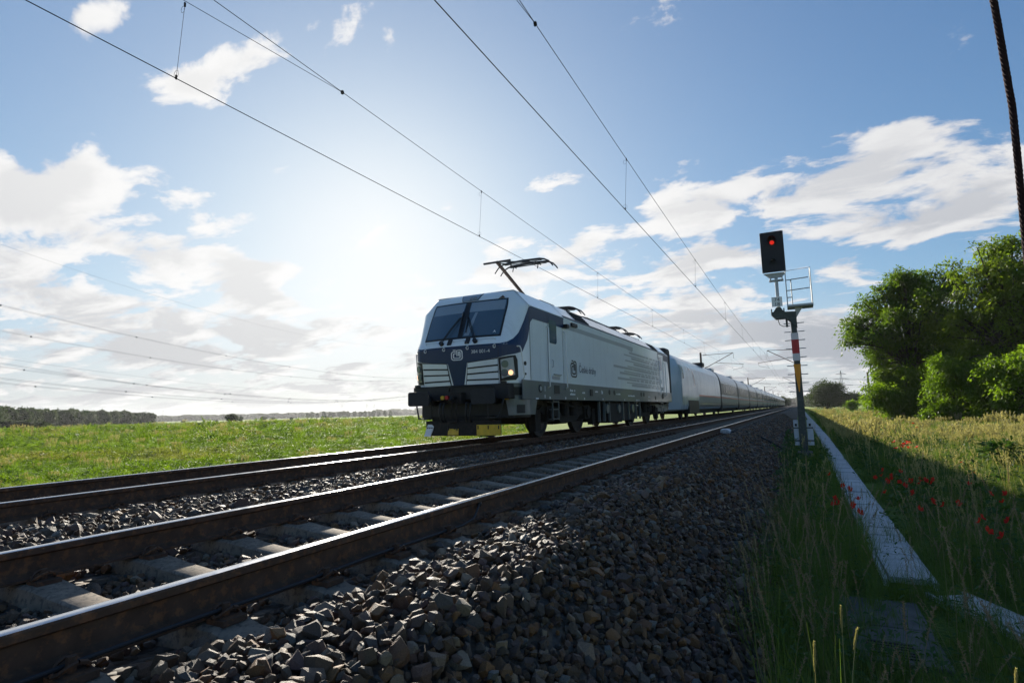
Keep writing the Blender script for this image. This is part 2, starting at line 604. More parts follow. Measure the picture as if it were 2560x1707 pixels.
def link(name, me, parent=None):
    o = bpy.data.objects.new(name, me)
    COL.objects.link(o)
    if parent is not None:
        o.parent = parent
    return o


def scatter(name, pts, rot, scl, idx, protos, parent=None):
    """uncountable cover: one object whose geometry nodes repeat a few meshes on points"""
    N = len(pts)
    me = bpy.data.meshes.new(name)
    me.vertices.add(N)
    me.vertices.foreach_set('co', np.asarray(pts, np.float32).ravel())
    for nm, arr, tp, ky in (('rot', rot, 'FLOAT_VECTOR', 'vector'), ('scl', scl, 'FLOAT_VECTOR', 'vector'), ('pick', idx, 'INT', 'value')):
        at = me.attributes.new(nm, tp, 'POINT')
        at.data.foreach_set(ky, np.asarray(arr, np.int32 if tp == 'INT' else np.float32).ravel())
    o = link(name, me, parent)
    nt = bpy.data.node_groups.new(name + '_nodes', 'GeometryNodeTree')
    nt.interface.new_socket('Geometry', in_out='INPUT', socket_type='NodeSocketGeometry')
    nt.interface.new_socket('Geometry', in_out='OUTPUT', socket_type='NodeSocketGeometry')
    gi, go = nt.nodes.new('NodeGroupInput'), nt.nodes.new('NodeGroupOutput')
    ip = nt.nodes.new('GeometryNodeInstanceOnPoints')
    jn = nt.nodes.new('GeometryNodeJoinGeometry')
    for p in reversed(protos):
        oi = nt.nodes.new('GeometryNodeObjectInfo')
        oi.inputs['Object'].default_value = p
        oi.inputs['As Instance'].default_value = True
        nt.links.new(oi.outputs['Geometry'], jn.inputs[0])

    def attr(nm, tp):
        a = nt.nodes.new('GeometryNodeInputNamedAttribute')
        a.data_type = tp
        a.inputs['Name'].default_value = nm
        return a.outputs[0]
    nt.links.new(gi.outputs[0], ip.inputs['Points'])
    nt.links.new(jn.outputs[0], ip.inputs['Instance'])
    ip.inputs['Pick Instance'].default_value = True
    nt.links.new(attr('pick', 'INT'), ip.inputs['Instance Index'])
    er = nt.nodes.new('FunctionNodeEulerToRotation')
    nt.links.new(attr('rot', 'FLOAT_VECTOR'), er.inputs[0])
    nt.links.new(er.outputs[0], ip.inputs['Rotation'])
    nt.links.new(attr('scl', 'FLOAT_VECTOR'), ip.inputs['Scale'])
    nt.links.new(ip.outputs[0], go.inputs[0])
    md = o.modifiers.new('scatter', 'NODES')
    md.node_group = nt
    return o


def text_tris(body, size, align='LEFT', space=1.0):
    cu = bpy.data.curves.new('lettering', 'FONT')
    cu.body = body
    cu.size = size
    cu.align_x = align
    cu.space_character = space
    cu.resolution_u = 3
    ob = bpy.data.objects.new('lettering', cu)
    COL.objects.link(ob)
    dg = bpy.context.evaluated_depsgraph_get()
    me = bpy.data.meshes.new_from_object(ob.evaluated_get(dg))
    V = [tuple(v.co) for v in me.vertices]
    F = [tuple(p.vertices) for p in me.polygons]
    bpy.data.objects.remove(ob)
    bpy.data.meshes.remove(me)
    return V, F

# ------------------------------------------------------------------ ground
XC = -4.013                      # centre line of the track the train stands on; the other track is at x = 0


def gz(x, y=0.0):
    if x < -8.0:
        return -1.36 + .05 * math.sin(x * .21 + y * .13) * min(1.0, (-8 - x) / 6)
    if x < 2.6:
        return -1.6
    return float(np.interp(x, (2.6, 3.4, 5.0, 9.0, 16.0, 60.0, 400.0), (-.93, -1.02, -1.06, -1.12, -1.16, -1.25, -1.3)))


def groundmat():
    m = bpy.data.materials.new('meadow_soil_and_grass')
    m.use_nodes = True
    nt = m.node_tree
    b = nt.nodes['Principled BSDF']
    h = G(nt)
    t = h.n('ShaderNodeTexCoord').outputs['Object']
    n1 = h.noise(t, .35, 7, .62)
    n2 = h.noise(t, .045, 5, .6)
    n3 = h.noise(t, 6.0, 5, .65)
    c = h.mix(h.ss(n1, .40, .60), (.050, .092, .014), (.080, .120, .020))
    c = h.mix(h.ss(n2, .52, .68, 0, .55), c, (.15, .14, .05))
    c = h.mix(h.ss(n3, .42, .70, 0, .55), c, (.040, .055, .014))
    nt.links.new(c, b.inputs['Base Color'])
    b.inputs['Roughness'].default_value = 1.0
    b.inputs['Specular IOR Level'].default_value = .1
    b.inputs['Sheen Weight'].default_value = .25
    b.inputs['Sheen Tint'].default_value = (.6, .75, .25, 1)
    bn = h.n('ShaderNodeBump')
    bn.inputs['Distance'].default_value = .12
    nt.links.new(h.m('ADD', n1, h.m('MULTIPLY', n3, .4)), bn.inputs['Height'])
    nt.links.new(bn.outputs[0], b.inputs['Normal'])
    return m


MT['ground'] = groundmat()
xs = sorted(set([-9000, -5000, -2500, -1200, -600, -300] + list(range(-200, -8, 4)) + [-8.01, -7.99, 2.59, 2.61, 3, 3.4, 4.2, 5, 6, 7, 8, 9, 10, 12, 14, 16, 20, 26, 34, 46, 60, 90, 150, 300, 600, 1200, 2500, 5000, 9000]))
ys = [-6000, -2000, -500, -120, -40, -12] + list(range(-8, 120, 4)) + [130, 150, 180, 220, 280, 360, 480, 700, 1100, 1800, 3000, 5000, 9000]
V = [(x, y, gz(x, y)) for y in ys for x in xs]
nx = len(xs)
F = [(j * nx + i, j * nx + i + 1, (j + 1) * nx + i + 1, (j + 1) * nx + i) for j in range(len(ys) - 1) for i in range(nx - 1)]
o = link('ground', npmesh('ground', V, F, 'ground'))
tag(o, 'flat green meadow and grassy verge on both sides of the railway', None, None, 'structure')

# ------------------------------------------------------------------ ballast bed
BP = [(-8.7, -1.5), (-8.3, -1.38), (-7.6, -1.0), (-5.95, -.20), (-5.2, -.20), (-4.93, -.27), (-4.6, -.28), (-3.45, -.28), (-3.1, -.27), (-2.85, -.22),
      (-2.4, -.165), (-1.5, -.165), (-1.2, -.20), (-.93, -.27), (-.6, -.285), (.6, -.285), (.92, -.27), (1.16, -.215), (1.42, -.165),
      (1.80, -.18), (2.3, -.53), (2.82, -.92), (3.05, -1.04)]
BX, BZ = [p[0] for p in BP], [p[1] for p in BP]


def bz(x):
    return np.interp(x, BX, BZ)


def ballastmat():
    m = bpy.data.materials.new('ballast_underlayer')
    m.use_nodes = True
    nt = m.node_tree
    b = nt.nodes['Principled BSDF']
    h = G(nt)
    t = h.n('ShaderNodeTexCoord').outputs['Object']
    vo = h.n('ShaderNodeTexVoronoi')
    nt.links.new(t, vo.inputs['Vector'])
    vo.inputs['Scale'].default_value = 15
    sc = h.n('ShaderNodeSeparateColor')
    nt.links.new(vo.outputs['Color'], sc.inputs[0])
    c = h.ramp(sc.outputs[0], [(0, (.040, .032, .024)), (.4, (.085, .064, .044)), (.7, (.068, .060, .050)), (1, (.125, .086, .052))])
    nt.links.new(c, b.inputs['Base Color'])
    b.inputs['Roughness'].default_value = .8
    bn = h.n('ShaderNodeBump')
    bn.inputs['Distance'].default_value = .05
    nt.links.new(h.m('ADD', h.m('MULTIPLY', vo.outputs['Distance'], -1.0), h.m('MULTIPLY', sc.outputs[1], .6)), bn.inputs['Height'])
    nt.links.new(bn.outputs[0], b.inputs['Normal'])
    return m


MT['ballast'] = ballastmat()
bys = [-60, -20, -6] + [i * .5 for i in range(0, 60)] + [30, 34, 40, 50, 70, 100, 160, 260, 420, 700, 1500]
V, F = [], []
for y in bys:
    for x, z in BP:
        V.append((x, y, z + RNG.uniform(-.012, .012)))
nx = len(BP)
F = [(j * nx + i, j * nx + i + 1, (j + 1) * nx + i + 1, (j + 1) * nx + i) for j in range(len(bys) - 1) for i in range(nx - 1)]
bed = link('ballast_bed', npmesh('ballast_bed', V, F, 'ballast'))
tag(bed, 'broad bed of crushed grey brown stone carrying both tracks', None, None, 'structure')

# stone shapes
stone_me = []
rr = random.Random(3)
for k in range(14):
    bm = bmesh.new()
    ax = (1.0, rr.uniform(.62, .95), rr.uniform(.42, .75))
    for i in range(15):
        v = Vector((rr.gauss(0, 1), rr.gauss(0, 1), rr.gauss(0, 1))).normalized() * rr.uniform(.75, 1.05)
        v = Vector([max(-.78, min(.78, c)) for c in v])
        bm.verts.new((v.x * ax[0] * .5, v.y * ax[1] * .5, v.z * ax[2] * .5))
    bmesh.ops.convex_hull(bm, input=bm.verts)
    for v in [v for v in bm.verts if not v.link_faces]:
        bm.verts.remove(v)
    bmesh.ops.dissolve_limit(bm, angle_limit=.30, verts=bm.verts, edges=bm.edges)
    ed = [e for e in bm.edges if len(e.link_faces) == 2]
    bmesh.ops.bevel(bm, geom=ed, offset=.009, segments=1, affect='EDGES', clamp_overlap=True)
    me = bpy.data.meshes.new('stone')
    bm.to_mesh(me)
    bm.free()
    me.materials.append(MT['stone'])
    stone_me.append(me)
SLEEP_A, SLEEP_B = 1.78, 2.95     # where one sleeper of each track lies along the line


def grid(x0, x1, y0, y1, st, jit=.48):
    gx, gy = np.meshgrid(np.arange(x0, x1, st), np.arange(y0, y1, st))
    p = np.stack([gx.ravel(), gy.ravel()], 1)
    return p + RNG.uniform(-jit, jit, p.shape) * st


zones = [(grid(-3.1, 2.98, .3, 11, .047), .058, .02), (grid(.9, 2.9, .3, 8.5, .062), .066, .045), (grid(-2.7, -1.1, 1.5, 14, .085), .075, .045),
         (grid(-3.2, 3.0, 11, 26, .075), .088, .02), (grid(.95, 2.9, 8.5, 24, .12), .09, .045),
         (grid(-3.2, 3.0, 26, 62, .135), .15, .02), (grid(-5.3, -3.2, 1.2, 16, .085), .085, .02), (grid(-5.4, -3.2, 16, 50, .17), .15, .02)]
PT, SZ, LZ = [], [], []
for p, s, l in zones:
    PT.append(p)
    SZ.append(s * np.exp(RNG.normal(0, .33, len(p))))
    LZ.append(np.full(len(p), l))
PT, SZ, LZ = np.concatenate(PT), np.concatenate(SZ), np.concatenate(LZ)
SZ = np.where(RNG.rand(len(SZ)) < .05, SZ * 1.35, SZ)
SZ = np.minimum(SZ, .17)
keep = np.ones(len(PT), bool)
for cx, sy in ((0.0, SLEEP_A), (XC, SLEEP_B)):
    dx = np.abs(PT[:, 0] - cx)
    dy = np.abs((PT[:, 1] - sy + .3) % .6 - .3)
    keep &= ~((np.abs(dx - .7535) < .085 + SZ * .35))
    keep &= ~((dx < 1.17) & (dy < .110 + SZ * .2))
    keep &= ~((dx < 1.27) & (dx > 1.1) & (dy < .14) & (RNG.rand(len(PT)) < .75))
keep &= ~((PT[:, 0] > 2.75) & (RNG.rand(len(PT)) < .55))
PT, SZ, LZ = PT[keep], SZ[keep], LZ[keep]
slope = np.where((PT[:, 0] > 1.8) & (PT[:, 0] < 2.9), .6, 0.0)
PZ = bz(PT[:, 0]) + LZ * RNG.uniform(.35, 1.0, len(PT)) + SZ * .06
P3 = np.column_stack([PT, PZ])
ROT = np.column_stack([RNG.uniform(-.75, .75, len(PT)), RNG.uniform(-.75, .75, len(PT)), RNG.uniform(0, 2 * PI, len(PT))])
ROT[:, 1] += slope
flip = RNG.rand(len(PT)) < .3
ROT[flip, 0] += RNG.uniform(.8, 2.2, flip.sum())
IDX = RNG.randint(0, 14, len(PT))
# the 300 that show largest become objects of their own
ca = np.array([_rt, _up, _fw])
q = (P3 - np.array(CAM)) @ ca.T
px = q[:, 0] / q[:, 2]
py = q[:, 1] / q[:, 2]
vis = (q[:, 2] > .3) & (np.abs(px) < .9) & (py > -.598) & (PT[:, 0] > 1.0) & (PT[:, 0] < 2.75) & (LZ > .03)
score = np.where(vis, SZ / np.maximum(q[:, 2], .3), 0)
big = np.argsort(-score)[:300]
first = None
for i in big:
    o = bpy.data.objects.new('stone', stone_me[IDX[i]])
    o.location = P3[i]
    o.rotation_euler = ROT[i]
    o.scale = (SZ[i],) * 3
    COL.objects.link(o)
    o.parent = bed
rest = np.ones(len(PT), bool)
rest[big] = False
protos = []
for me in stone_me:
    po = bpy.data.objects.new('stone_shape', me)
    protos.append(po)
o = scatter('ballast_stones', P3[rest], ROT[rest], np.repeat(SZ[rest][:, None], 3, 1), IDX[rest], protos, bed)
tag(o, None, None, None, 'stuff')

# ------------------------------------------------------------------ tracks


def railprofile():
    h = [(-.075, -.172), (-.075, -.160), (-.035, -.150), (-.0095, -.135), (-.0085, -.075), (-.010, -.052), (-.036, -.038), (-.036, -.012)]
    t = [(-.031, -.0035), (-.022, 0.0), (-.010, .0008)]
    left = h + t
    return left, len(h)


def make_rail(xr, parent):
    lf, nh = railprofile()
    pr = lf + [(-x, z) for x, z in reversed(lf)]
    n = len(pr)
    yy = [-40, -10, -2] + [i for i in range(0, 24, 2)] + [24, 30, 40, 60, 100, 180, 320, 600, 1200]
    vs = [(xr + x, y, z) for y in yy for x, z in pr]
    fs, ms = [], []
    for j in range(len(yy) - 1):
        for i in range(n):
            i2 = (i + 1) % n
            fs.append((j * n + i, j * n + i2, (j + 1) * n + i2, (j + 1) * n + i))
            ms.append(1 if nh <= i <= n - nh - 2 else 0)
    b = MB()
    b.v, b.f, b.m = vs, fs, ms
    return b.build('rail', ['rail', 'railtop'], parent, smooth=.5)


def sleeper_mesh():
    st = [(1.30, -.235, .082, .14), (1.18, -.222, .085, .14), (.98, -.205, .088, .14), (.92, -.188, .09, .14), (.60, -.184, .09, .14), (.53, -.190, .087, .14),
          (.35, -.212, .083, .13), (.15, -.230, .08, .125), (0, -.234, .08, .125)]
    full = [(-a, b, c, d) for a, b, c, d in st] + list(reversed(st[:-1]))
    vs, fs = [], []
    for x, z, wt_, wb in full:
        vs += [(x, -wb, -.44), (x, -wt_ - .006, z - .012), (x, -wt_ + .012, z), (x, wt_ - .012, z), (x, wt_ + .006, z - .012), (x, wb, -.44)]
    for i in range(len(full) - 1):
        for k in range(5):
            fs.append((i * 6 + k, i * 6 + k + 1, (i + 1) * 6 + k + 1, (i + 1) * 6 + k))
    fs += [tuple(range(6)), tuple(range(len(vs) - 6, len(vs)))]
    return vs, fs


def clip_pts(sgn):
    # bent spring loop beside the rail foot
    P = []
    for k in range(13):
        t = PI * 2 * k / 12
        P.append((sgn * (.125 + .045 * math.cos(t)), .055 * math.sin(t), -.142 + .018 * math.cos(t * 2)))
    return P


tracks = []
for cx, sy, lab in ((0.0, SLEEP_A, 'empty track beside the camera with curved concrete sleepers showing'), (XC, SLEEP_B, 'track under the train with its sleepers half buried in stone')):
    tr = thing('railway_track', lab, 'railway track', (cx, 0, 0), 'parallel railway tracks')
    tracks.append(tr)
    make_rail(cx + .7535, tr)
    make_rail(cx - .7535, tr)
    vs, fs = sleeper_mesh()
    b = MB()
    b.add([(x + cx, y, z) for x, y, z in vs], fs)
    s0 = b.build('sleeper', 'concrete', tr, smooth=.7)
    for rx in (-.7535, .7535):
        for sg in (-1, 1):
            c = MB()
            c.tube([(cx + rx + p[0], p[1], p[2]) for p in clip_pts(sg)], .0085, 5, caps=False)
            c.disc((cx + rx + sg * .125, 0, -.14), (0, 0, 1), .017, .06, 6)
            c.box(cx + rx + sg * .08, cx + rx + sg * .19, -.06, .06, -.19, -.165)
            c.build('rail_clip', 'rail', s0)
    n0 = int(math.floor((-1.5 - sy) / .6))
    for i in range(n0, n0 + 96):
        y = sy + i * .6
        if i == n0:
            s0.location = (0, y, 0)
            continue
        if y < 20:
            dup(s0, tr, (0, y, 0))
        else:
            c = s0.copy()
            COL.objects.link(c)
            c.parent = tr
            c.location = (0, y, 0)
    b = MB()
    for i in range(n0 + 96, n0 + 96 + 260):
        y = sy + i * .6
        b.box(cx - 1.25, cx + 1.25, y - .10, y + .10, -.4, -.215)
    tag(b.build('far_sleepers', 'concrete', tr), kind='stuff')

# earthing lead clipped along the foot of the nearest rail
b = MB()
pts = [(.862, y, -.142 + .004 * math.sin(y * 5)) for y in np.arange(-1, 3.7, .25)] + [(.86, 3.8, -.15), (.85, 3.98, -.13), (.81, 4.1, -.09), (.775, 4.2, -.055)]
b.tube(pts, .0095, 6)
b.disc((.772, 4.2, -.055), (1, 0, 0), .022, .03, 8)
tag(b.build('earthing_lead', 'rubber', None, smooth=True), 'thin dark lead running along the rail foot and up to the rail web', 'cable')

# ------------------------------------------------------------------ cable trough, bend and pit
tro = thing('cable_trough', 'pale concrete cable trough with flat lids running beside the stone bank', 'cable trough', (3.79, 6.6, -1.0))
rk = random.Random(5)
yy = 6.62
n = 0


def trx(y):
    return 3.79 + .0075 * min(y - 6.6, 26)


lids = []
while yy < 72:
    L = .5
    b = MB()
    x = trx(yy)
    b.box(x + .045, x + .385, yy, yy + L - .008, -1.0, -.945)
    o = b.build('lid', 'trough', tro, bevel=.006, origin=(x + .2, yy + .25, -.97))
    o.location.z += rk.uniform(-.009, .009)
    o.location.x += rk.uniform(-.010, .010)
    o.rotation_euler = (rk.uniform(-.012, .012), rk.uniform(-.016, .016), rk.uniform(-.014, .014))
    if rk.random() < .1:
        o.location.z += .01
    n += 1
    yy += L
yy = 6.60
while yy < 72:
    for sx_ in (0, 1):
        b = MB()
        x = trx(yy) + (0.0 if sx_ == 0 else .392)
        b.box(x, x + .038, yy, yy + .99, -1.3, -.962)
        b.build('side_wall', 'trough', tro, bevel=.004)
    yy += 1.0
b = MB()
b.box(3.95, 4.37, 72, 400, -1.3, -.955)
b.build('far_run', 'trough', tro)
# the branch that turns away
br = thing('cable_trough', 'short pale trough branch turning off into the grass beside the pit cover', 'cable trough', (4.3, 6.4, -1.02))
d0, d1 = Vector((4.23, 6.47, 0)), Vector((4.86, 5.10, 0))
dv = (d1 - d0).normalized()
nv = Vector((dv.y, -dv.x, 0))
for i in range(4):
    a = d0 + dv * (.12 + i * .5)
    b = MB()
    pl = [a - nv * .13, a + dv * .49 - nv * .13, a + dv * .49 + nv * .13, a + nv * .13]
    b.prism([(p.x, p.y) for p in pl], 'z', -1.06, -.99)
    b.build('lid', 'trough', br, bevel=.006)
b = MB()
for sg in (-1, 1):
    a = d0 + nv * sg * .16
    c = d1 + dv * .9 + nv * sg * .16
    pl = [a - nv * .018, c - nv * .018, c + nv * .018, a + nv * .018]
    b.prism([(p.x, p.y) for p in pl], 'z', -1.3, -1.0)
b.build('side_wall', 'trough', br)
# pit with a dark cover
pit = thing('cable_pit', 'dark square concrete pit cover half hidden in tall grass', 'pit cover', (3.68, 5.4, -1.05))
b = MB()
b.box(3.36, 4.0, 4.62, 6.10, -1.3, -1.05)
b.build('frame', 'pit', pit, bevel=.01)
for i in range(2):
    b = MB()
    b.box(3.40, 3.96, 4.66 + i * .71, 5.355 + i * .71, -1.06, -1.005)
    b.build('cover', 'pit', pit, bevel=.012)
b = MB()
for i in range(6):
    b.box(3.5, 3.78, 4.74 + i * .05, 4.765 + i * .05, -1.004, -.995)
b.build('grating', 'rubber', pit)

# ------------------------------------------------------------------ locomotive
YM = 20.69                       # middle of the locomotive
YJ = 12.45                       # joint between cab and body side


def wf(z):
    return 1.08 if z <= 3.2 else 1.08 - (z - 3.2) * .5


def hw(z):
    return 1.5 if z <= 3.28 else 1.5 - (z - 3.28) * .95


def yf(z):
    return float(np.interp(z, (.9, 1.33, 1.9, 2.26, 2.34, 2.49, 3.0, 3.44, 3.58, 3.66, 3.7), (11.7, 11.62, 11.55, 11.53, 11.58, 11.68, 11.93, 12.18, 12.27, 12.36, 12.44)))


def cabp(s, z, rear=False):
    a = abs(s)
    w, h = wf(z), hw(z)
    ye = yf(z) + .09 * (w / 1.05) ** 2.5
    if a <= w:
        x, y = a, yf(z) + .09 * (a / 1.05) ** 2.5
    elif a < w + .75:
        t = (a - w) / .75 * PI / 2
        x = w + (h - w) * math.sin(t)
        y = ye + max(0.0, YJ - ye) * (1 - math.cos(t))
    else:
        x, y = h, max(YJ, ye) + (a - w - .75)
    if rear:
        y = 2 * YM - y
    return Vector((XC + math.copysign(x, s), y, z))


def cabn(s, z, rear=False):
    e = .01
    du = cabp(s + e, z, rear) - cabp(s - e, z, rear)
    dv = cabp(s, z + e, rear) - cabp(s, z - e, rear)
    n = du.cross(dv)
    if rear:
        n = -n
    return n.normalized() if n.length > 1e-9 else Vector((0, -1, 0))


def CF(s, z):
    return cabp(s, z), cabn(s, z)


def CR(s, z):
    return cabp(s, z, True), cabn(s, z, True)


def sideF(y, z):
    return Vector((XC + hw(z), y, z)), (Vector((1, 0, 0)) if z <= 3.28 else Vector((1, 0, .95)).normalized())


loco = thing('locomotive', 'silver and navy electric locomotive at the head of the train with raised pantograph', 'locomotive', (XC, YM, 0))
ZL = [1.36, 1.6, 1.9, 2.15, 2.27, 2.34, 2.49, 2.75, 3.0, 3.2, 3.28, 3.36, 3.44, 3.52, 3.6, 3.66, 3.7]
SL = [i * .12 for i in range(9)] + [1.08 + i * .075 for i in range(11)]
# cab shells, front and rear
for rear in (False, True):
    b, caps = MB(), MB()
    for sg in (1, -1):
        cols = [sg * (s if s < 1.08 else s) for s in SL]
        vs = []
        for z in ZL:
            w = wf(z)
            for s in SL:
                ss = s * w / 1.08 if s <= 1.08 else w + (s - 1.08)
                p = cabp(sg * ss, z, rear)
                vs.append(p)
        n = len(SL)
        fs = [(j * n + i, j * n + i + 1, (j + 1) * n + i + 1, (j + 1) * n + i) for j in range(len(ZL) - 1) for i in range(n - 1)]
        b.add(vs, fs)
        # roof cap of the cab
        top = vs[-n:]
        k = [Vector((XC, p.y, 3.70 + .09 * min(1.0, max(0.0, ((2 * YM - p.y) if rear else p.y) - 12.44) / .7))) for p in top]
        caps.add(top + k, [(i, i + 1, n + i + 1, n + i) for i in range(n - 1)])
    b.build('cab_shell', 'white', loco, smooth=.6, weld=True)
    caps.build('cab_roof', 'white', loco, weld=True)
# body side shell with roof
b = MB()
yy = [YJ + (2 * YM - 2 * YJ) * i / 24 for i in range(25)]
sec = [(1.5, 1.44), (1.5, 2.3), (1.5, 3.28)]
sec2 = [(1.5, 3.281), (1.1, 3.70), (.6, 3.765), (0, 3.79)]
for sg in (1, -1):
    vs = [(XC + sg * x, y, z) for y in yy for x, z in sec]
    b.add(vs, [(j * 3 + i, j * 3 + i + 1, (j + 1) * 3 + i + 1, (j + 1) * 3 + i) for j in range(24) for i in range(2)])
b.build('body_side', 'white', loco)
b = MB()
yr = sorted(yy + [YJ + .2, YJ + .4, 2 * YM - YJ - .2, 2 * YM - YJ - .4])
for sg in (1, -1):
    vs = [(XC + sg * x, y, z if z <= 3.70 else 3.70 + (z - 3.70) * min(1.0, min(y - YJ, 2 * YM - YJ - y) / .7)) for y in yr for x, z in sec2]
    b.add(vs, [(j * 4 + i, j * 4 + i + 1, (j + 1) * 4 + i + 1, (j + 1) * 4 + i) for j in range(len(yr) - 1) for i in range(3)])
b.build('roof', 'white', loco)
# sill below the white
b = MB()
for sg in (1, -1):
    b.box(XC + sg * 1.492 - .02, XC + sg * 1.492 + .02, 12.0, 2 * YM - 12.0, .98, 1.44)
b.box(XC - 1.47, XC + 1.47, 12.2, 2 * YM - 12.2, .98, 1.4)
b.build('sill', 'sill', loco, bevel=.01)
# livery
half = [(0, 1.355), (.15, 1.355), (.27, 1.875), (1.06, 1.955), (1.45, 2.035), (1.63, 2.11), (1.75, 2.40), (1.83, 2.68), (1.90, 2.86), (2.03, 2.955), (4.12, 2.965),
        (4.12, 3.262), (1.90, 3.262), (1.78, 3.19), (1.68, 3.02), (1.60, 2.82), (1.50, 2.55), (1.40, 2.40), (1.28, 2.315), (1.12, 2.285), (0, 2.285)]
b = MB()
b.patch(half, CF, .004, 0, 60, 30)
b.patch([(-s, z) for s, z in half], CF, .004, 0, 60, 30)
b.patch([(s, z) for s, z in half if s > 1.3] + [(1.3, 2.0)], CR, .004, 0, 30, 20)
b.build('navy_livery', 'blue', loco)
# windscreen
b = MB()
b.patch([(-1.075, 2.47), (1.075, 2.47), (1.085, 3.47), (-1.085, 3.47)], CF, .006, .004, 16, 12)
b.build('windscreen_frame', 'black', loco)
for sg in (-1, 1):
    b = MB()
    b.patch([(sg * .07, 2.515), (sg * 1.03, 2.515), (sg * 1.045, 3.435), (sg * .07, 3.435)], CF, .012, .004, 10, 10)
    w = b.build('windscreen', 'glass', loco, smooth=True)
    b = MB()
    b.patch([(sg * .09, 3.16), (sg * 1.015, 3.16), (sg * 1.02, 3.42), (sg * .09, 3.42)], CF, .014, 0, 8, 4)
    b.build('sun_blind', 'blind', w)
    b = MB()
    if sg == 1:
        b.patch([(.10, 2.54), (.24, 2.54), (.34, 3.14), (.27, 3.14)], CF, .014, 0, 4, 6)
        b.build('pale_pillar', 'blind', w)
        c = MB()
        c.patch([(.86, 2.56), (.90, 2.63), (.94, 2.56), (.90, 2.585)], CF, .016, 0, 2, 2)
        c.build('arrow_mark', 'paintwhite', w)
# wipers
for s0, s1, z0, z1 in ((.48, .10, 2.36, 3.02), (-.46, -.10, 2.36, 3.02)):
    b = MB()
    for ds in (-.02, .02):
        b.tube([CF(s0 + ds, z0)[0] + CF(s0, z0)[1] * .05, CF((s0 + s1) / 2 + ds, (z0 + z1) / 2)[0] + CF(s0, 2.7)[1] * .07, CF(s1 + ds, z1)[0] + CF(s1, z1)[1] * .04], .011, 5)
    p = CF(s0, z0)
    b.disc(p[0] + p[1] * .04, p[1], .055, .08, 12)
    b.tube([CF(s1 + .06, z1 - .42)[0] + CF(s1, z1)[1] * .04, CF(s1 - .02 * (1 if s1 > 0 else -1), z1 + .16)[0] + CF(s1, z1)[1] * .03], .012, 5)
    b.build('wiper', 'black', loco)
# little steps and square caps below the glass
for s0 in (-.24, .26):
    b = MB()
    b.patch([(s0 - .055, 2.325), (s0 + .055, 2.325), (s0 + .055, 2.455), (s0 - .055, 2.455)], CF, .03, .03, 1, 1)
    b.build('washer_cap', 'rubber', loco)
for a0, a1 in ((-.98, -.62), (-.14, .18), (.52, .98)):
    b = MB()
    b.tube([CF(a0 + (a1 - a0) * t, 2.40)[0] + CF(a0, 2.4)[1] * (.05 if .05 < t < .95 else .0) for t in (0, .06, .5, .94, 1)], .012, 6)
    b.build('front_handrail', 'white', loco, smooth=True)
for s0 in (-.93, -.35, .31, .99):
    b = MB()
    p, n_ = CF(s0, 2.235)
    ring = [p + Vector((.035 * math.cos(t), 0, .04 * math.sin(t) - .01)) + n_ * .03 for t in np.linspace(PI * .15, PI * 1.95, 9)]
    b.tube(ring, .010, 5)
    b.build('lashing_ring', 'paintwhite', loco)
# panel seams
b = MB()
b.patch([(1.063, 1.36), (1.072, 1.36), (1.072, 2.25), (1.063, 2.25)], CF, .006, 0, 1, 8)
b.patch([(-1.063, 1.36), (-1.072, 1.36), (-1.072, 2.25), (-1.063, 2.25)], CF, .006, 0, 1, 8)
for y in (YJ, 27.7):
    b.patch([(y, 1.0), (y + .022, 1.0), (y + .022, 3.28), (y, 3.28)], sideF, .006, 0, 1, 4)
for y in (YJ - .02, 14.79, 18.75, 21.6, 25.2):
    b.patch([(y, 3.285), (y + .03, 3.285), (y + .03, 3.69), (y, 3.69)], sideF, .006, 0, 1, 4)
b.patch([(-1.0, 2.268), (1.1, 2.268), (1.1, 2.276), (-1.0, 2.276)], CF, .007, 0, 16, 1)
b.build('panel_seams', 'black', loco)
